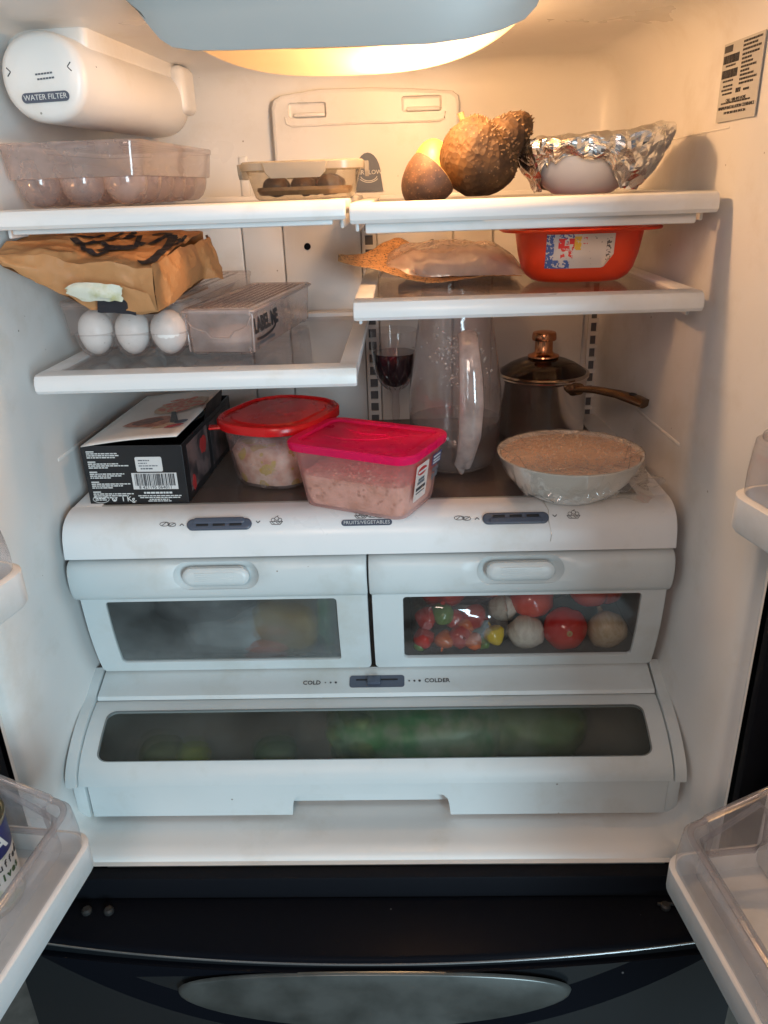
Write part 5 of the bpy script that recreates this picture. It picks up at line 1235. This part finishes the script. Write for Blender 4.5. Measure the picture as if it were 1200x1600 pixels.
veg('garlic', garl, GAR, (.182, .100, DZ+.045), .022, 'white garlic bulb behind the small peppers', 'garlic', 'garlic bulbs', (rad(-50), rad(30), 0), lobes=8, seed=6)
pep = [(.02, -1), (.35, -.85), (.75, -.4), (.95, .1), (.85, .5), (.5, .72), (.12, .78), (.09, 1.15)]
pcols = {'red': (.46, .02, .012), 'orange': (.62, .12, .012), 'yellow': (.60, .42, .03), 'green': (.12, .22, .03)}
pm = {k: mat(k+'_pepper', v, .22, coat=.3) for k, v in pcols.items()}
R_ = random.Random(14)
PEP = [('red', .070, .062, .020, .016), ('orange', .098, .060, .018, .015), ('red', .120, .064, .022, .018), ('orange', .137, .058, .016, .014), ('yellow', .166, .058, .026, .016), ('green', .096, .070, .052, .017),
       ('red', .074, .072, .046, .017), ('red', .140, .075, .046, .018), ('green', .064, .062, .008, .010), ('red', .112, .08, .040, .016), ('orange', .128, .07, .034, .014), ('green', .152, .064, .010, .011)]
where = ['lower left corner', 'bottom left', 'bottom middle', 'bottom beside the yellow one', 'right end of the heap', 'top of the heap', 'left edge', 'upper right of the heap', 'lowest left corner', 'back of the heap', 'centre of the heap', 'bottom right']
for i, (k, x, y, z, s) in enumerate(PEP):
    veg('pepper', pep, pm[k], (x, y, DZ+z), s, f'small {k} pepper at the {where[i]} in the right drawer', 'pepper', 'small peppers', (R_.uniform(0, 3), R_.uniform(0, 3), R_.uniform(0, 3)), .12, i, 4)
veg('bell_pepper', pep, pm['red'], (.098, .105, DZ+.080), .036, 'large red bell pepper at the top left of the right crisper window', 'pepper', None, (rad(100), rad(15), 0), .10, 41, 4)
veg('tomato', ball, TOM, (.168, .125, DZ+.078), .031, 'red tomato high in the middle of the right drawer, under film', 'tomato', 'tomatoes', (.4, .1, 0), seed=42)
veg('tomato', ball, TOM, (.262, .118, DZ+.088), .030, 'red tomato at the top edge above the front tomato', 'tomato', 'tomatoes', (.4, .6, 0), seed=43)
veg('tomato', ball, TOM, (.330, .130, DZ+.060), .028, 'red tomato behind the pale onion', 'tomato', 'tomatoes', (.4, .6, 0), seed=44)
# produce bags in the drawers: crumpled film pillows
def pillow(name, loc, dims, m, label, cat, seed=0, amp=.18, rz=0):
    b = MB(); V = []
    bm = bmesh.new(); bmesh.ops.create_icosphere(bm, subdivisions=4, radius=1)
    for v in bm.verts:
        p = v.co.copy(); k = 1+amp*noise.noise(p*1.6+Vector((seed, 0, 0)))+amp*.6*(.4-abs(noise.noise(p*3.4+Vector((0, seed, 0)))))
        q = Vector([math.copysign(abs(c)**.75, c) for c in p]); v.co = Vector((q.x*dims[0]*k, q.y*dims[1]*k, q.z*dims[2]*k))
    bm.verts.index_update(); b.add([v.co for v in bm.verts], [[v.index for v in q.verts] for q in bm.faces]); bm.free()
    o = b.build(name, m, loc=loc, rot=(0, 0, rz), smooth=55); tag(o, label, cat); return o
pillow('produce_bag', (.118, .085, DZ+.042), (.072, .040, .040), FILMS, 'clear film bag around the small peppers in the right drawer', 'bag', 3)
pillow('produce_bag', (.175, .150, DZ+.075), (.110, .050, .040), clear('bluish_film', (.75, .72, .78), .25, (.30, .20, .28), .12, (.08, .6), .4), 'glossy film bag lying along the top of the right drawer', 'bag', 6)
veg('tomato', ball, TOM, (.085, .135, DZ+.085), .034, 'red tomato at the upper left of the right crisper window', 'tomato', 'tomatoes', (.2, .3, 0), seed=9)
pillow('plastic_bag', (-.240, .135, DZ+.075), (.075, .070, .050), mat('black_bag', (.018, .018, .020), .35), 'black plastic bag in the left crisper drawer', 'bag', 8)
pillow('cheese_packet', (-.125, .078, DZ+.035), (.050, .018, .034), mat('yellow_packet', (.60, .40, .10), .5, col2=(.48, .28, .08), nscale=20), 'yellow packet in the left crisper drawer', 'packet', 12, .08, rad(-12))
pillow('snack_packet', (-.150, .072, DZ+.009), (.034, .014, .010), mat('orange_packet', (.75, .16, .05), .5), 'small orange packet below the yellow packet', 'packet', 15, .1)
pillow('produce_bag', (-.205, .105, DZ+.028), (.060, .045, .030), mat('pale_bag', (.6, .62, .62), .4), 'pale grey bag beside the yellow packet', 'bag', 17)
pillow('leaf_packet', (-.062, .090, DZ+.055), (.014, .030, .050), mat('green_packet', (.08, .28, .10), .5), 'green leafy packet at the right end of the left drawer', 'packet', 19)
pillow('spring_mix_bag', (.060, .005, -.270), (.120, .055, .036), mat('green_bag', (.06, .32, .10), .4, col2=(.40, .50, .36), nscale=24), 'green printed produce bag in the middle of the pantry drawer', 'bag', 22)
pillow('lettuce', (.215, .015, -.272), (.070, .05, .034), mat('pale_green', (.42, .52, .34), .5, col2=(.22, .36, .16), nscale=18), 'pale green lettuce in the pantry drawer, right of the green bag', 'lettuce', 24)
pillow('lime', (-.245, -.02, -.293), (.022, .022, .020), mat('lime_skin', (.40, .58, .05), .35), 'yellow-green lime at the left of the pantry drawer', 'lime', 26, .05)
pillow('avocado', (-.290, -.015, -.290), (.030, .026, .022), mat('avocado_skin', (.09, .14, .035), .45, col2=(.16, .24, .06), nscale=20), 'dark green avocado at the far left of the pantry drawer', 'avocado', 28, .05)
pillow('cucumber', (-.135, -.015, -.290), (.030, .022, .020), mat('cucumber_skin', (.08, .19, .05), .4), 'dark green cucumber end in the pantry drawer', 'cucumber', 30, .06)
pillow('cilantro_bunch', (-.02, .01, -.270), (.045, .05, .032), mat('leaf_green', (.06, .16, .06), .5, col2=(.22, .32, .12), nscale=40), 'dark leafy bunch left of the green bag in the pantry drawer', 'herbs', 32, .3)
pillow('paper_packet', (-.045, .06, -.250), (.030, .03, .025), mat('amber_packet', (.5, .32, .09), .5), 'amber packet behind the leafy bunch in the pantry drawer', 'packet', 34, .1)
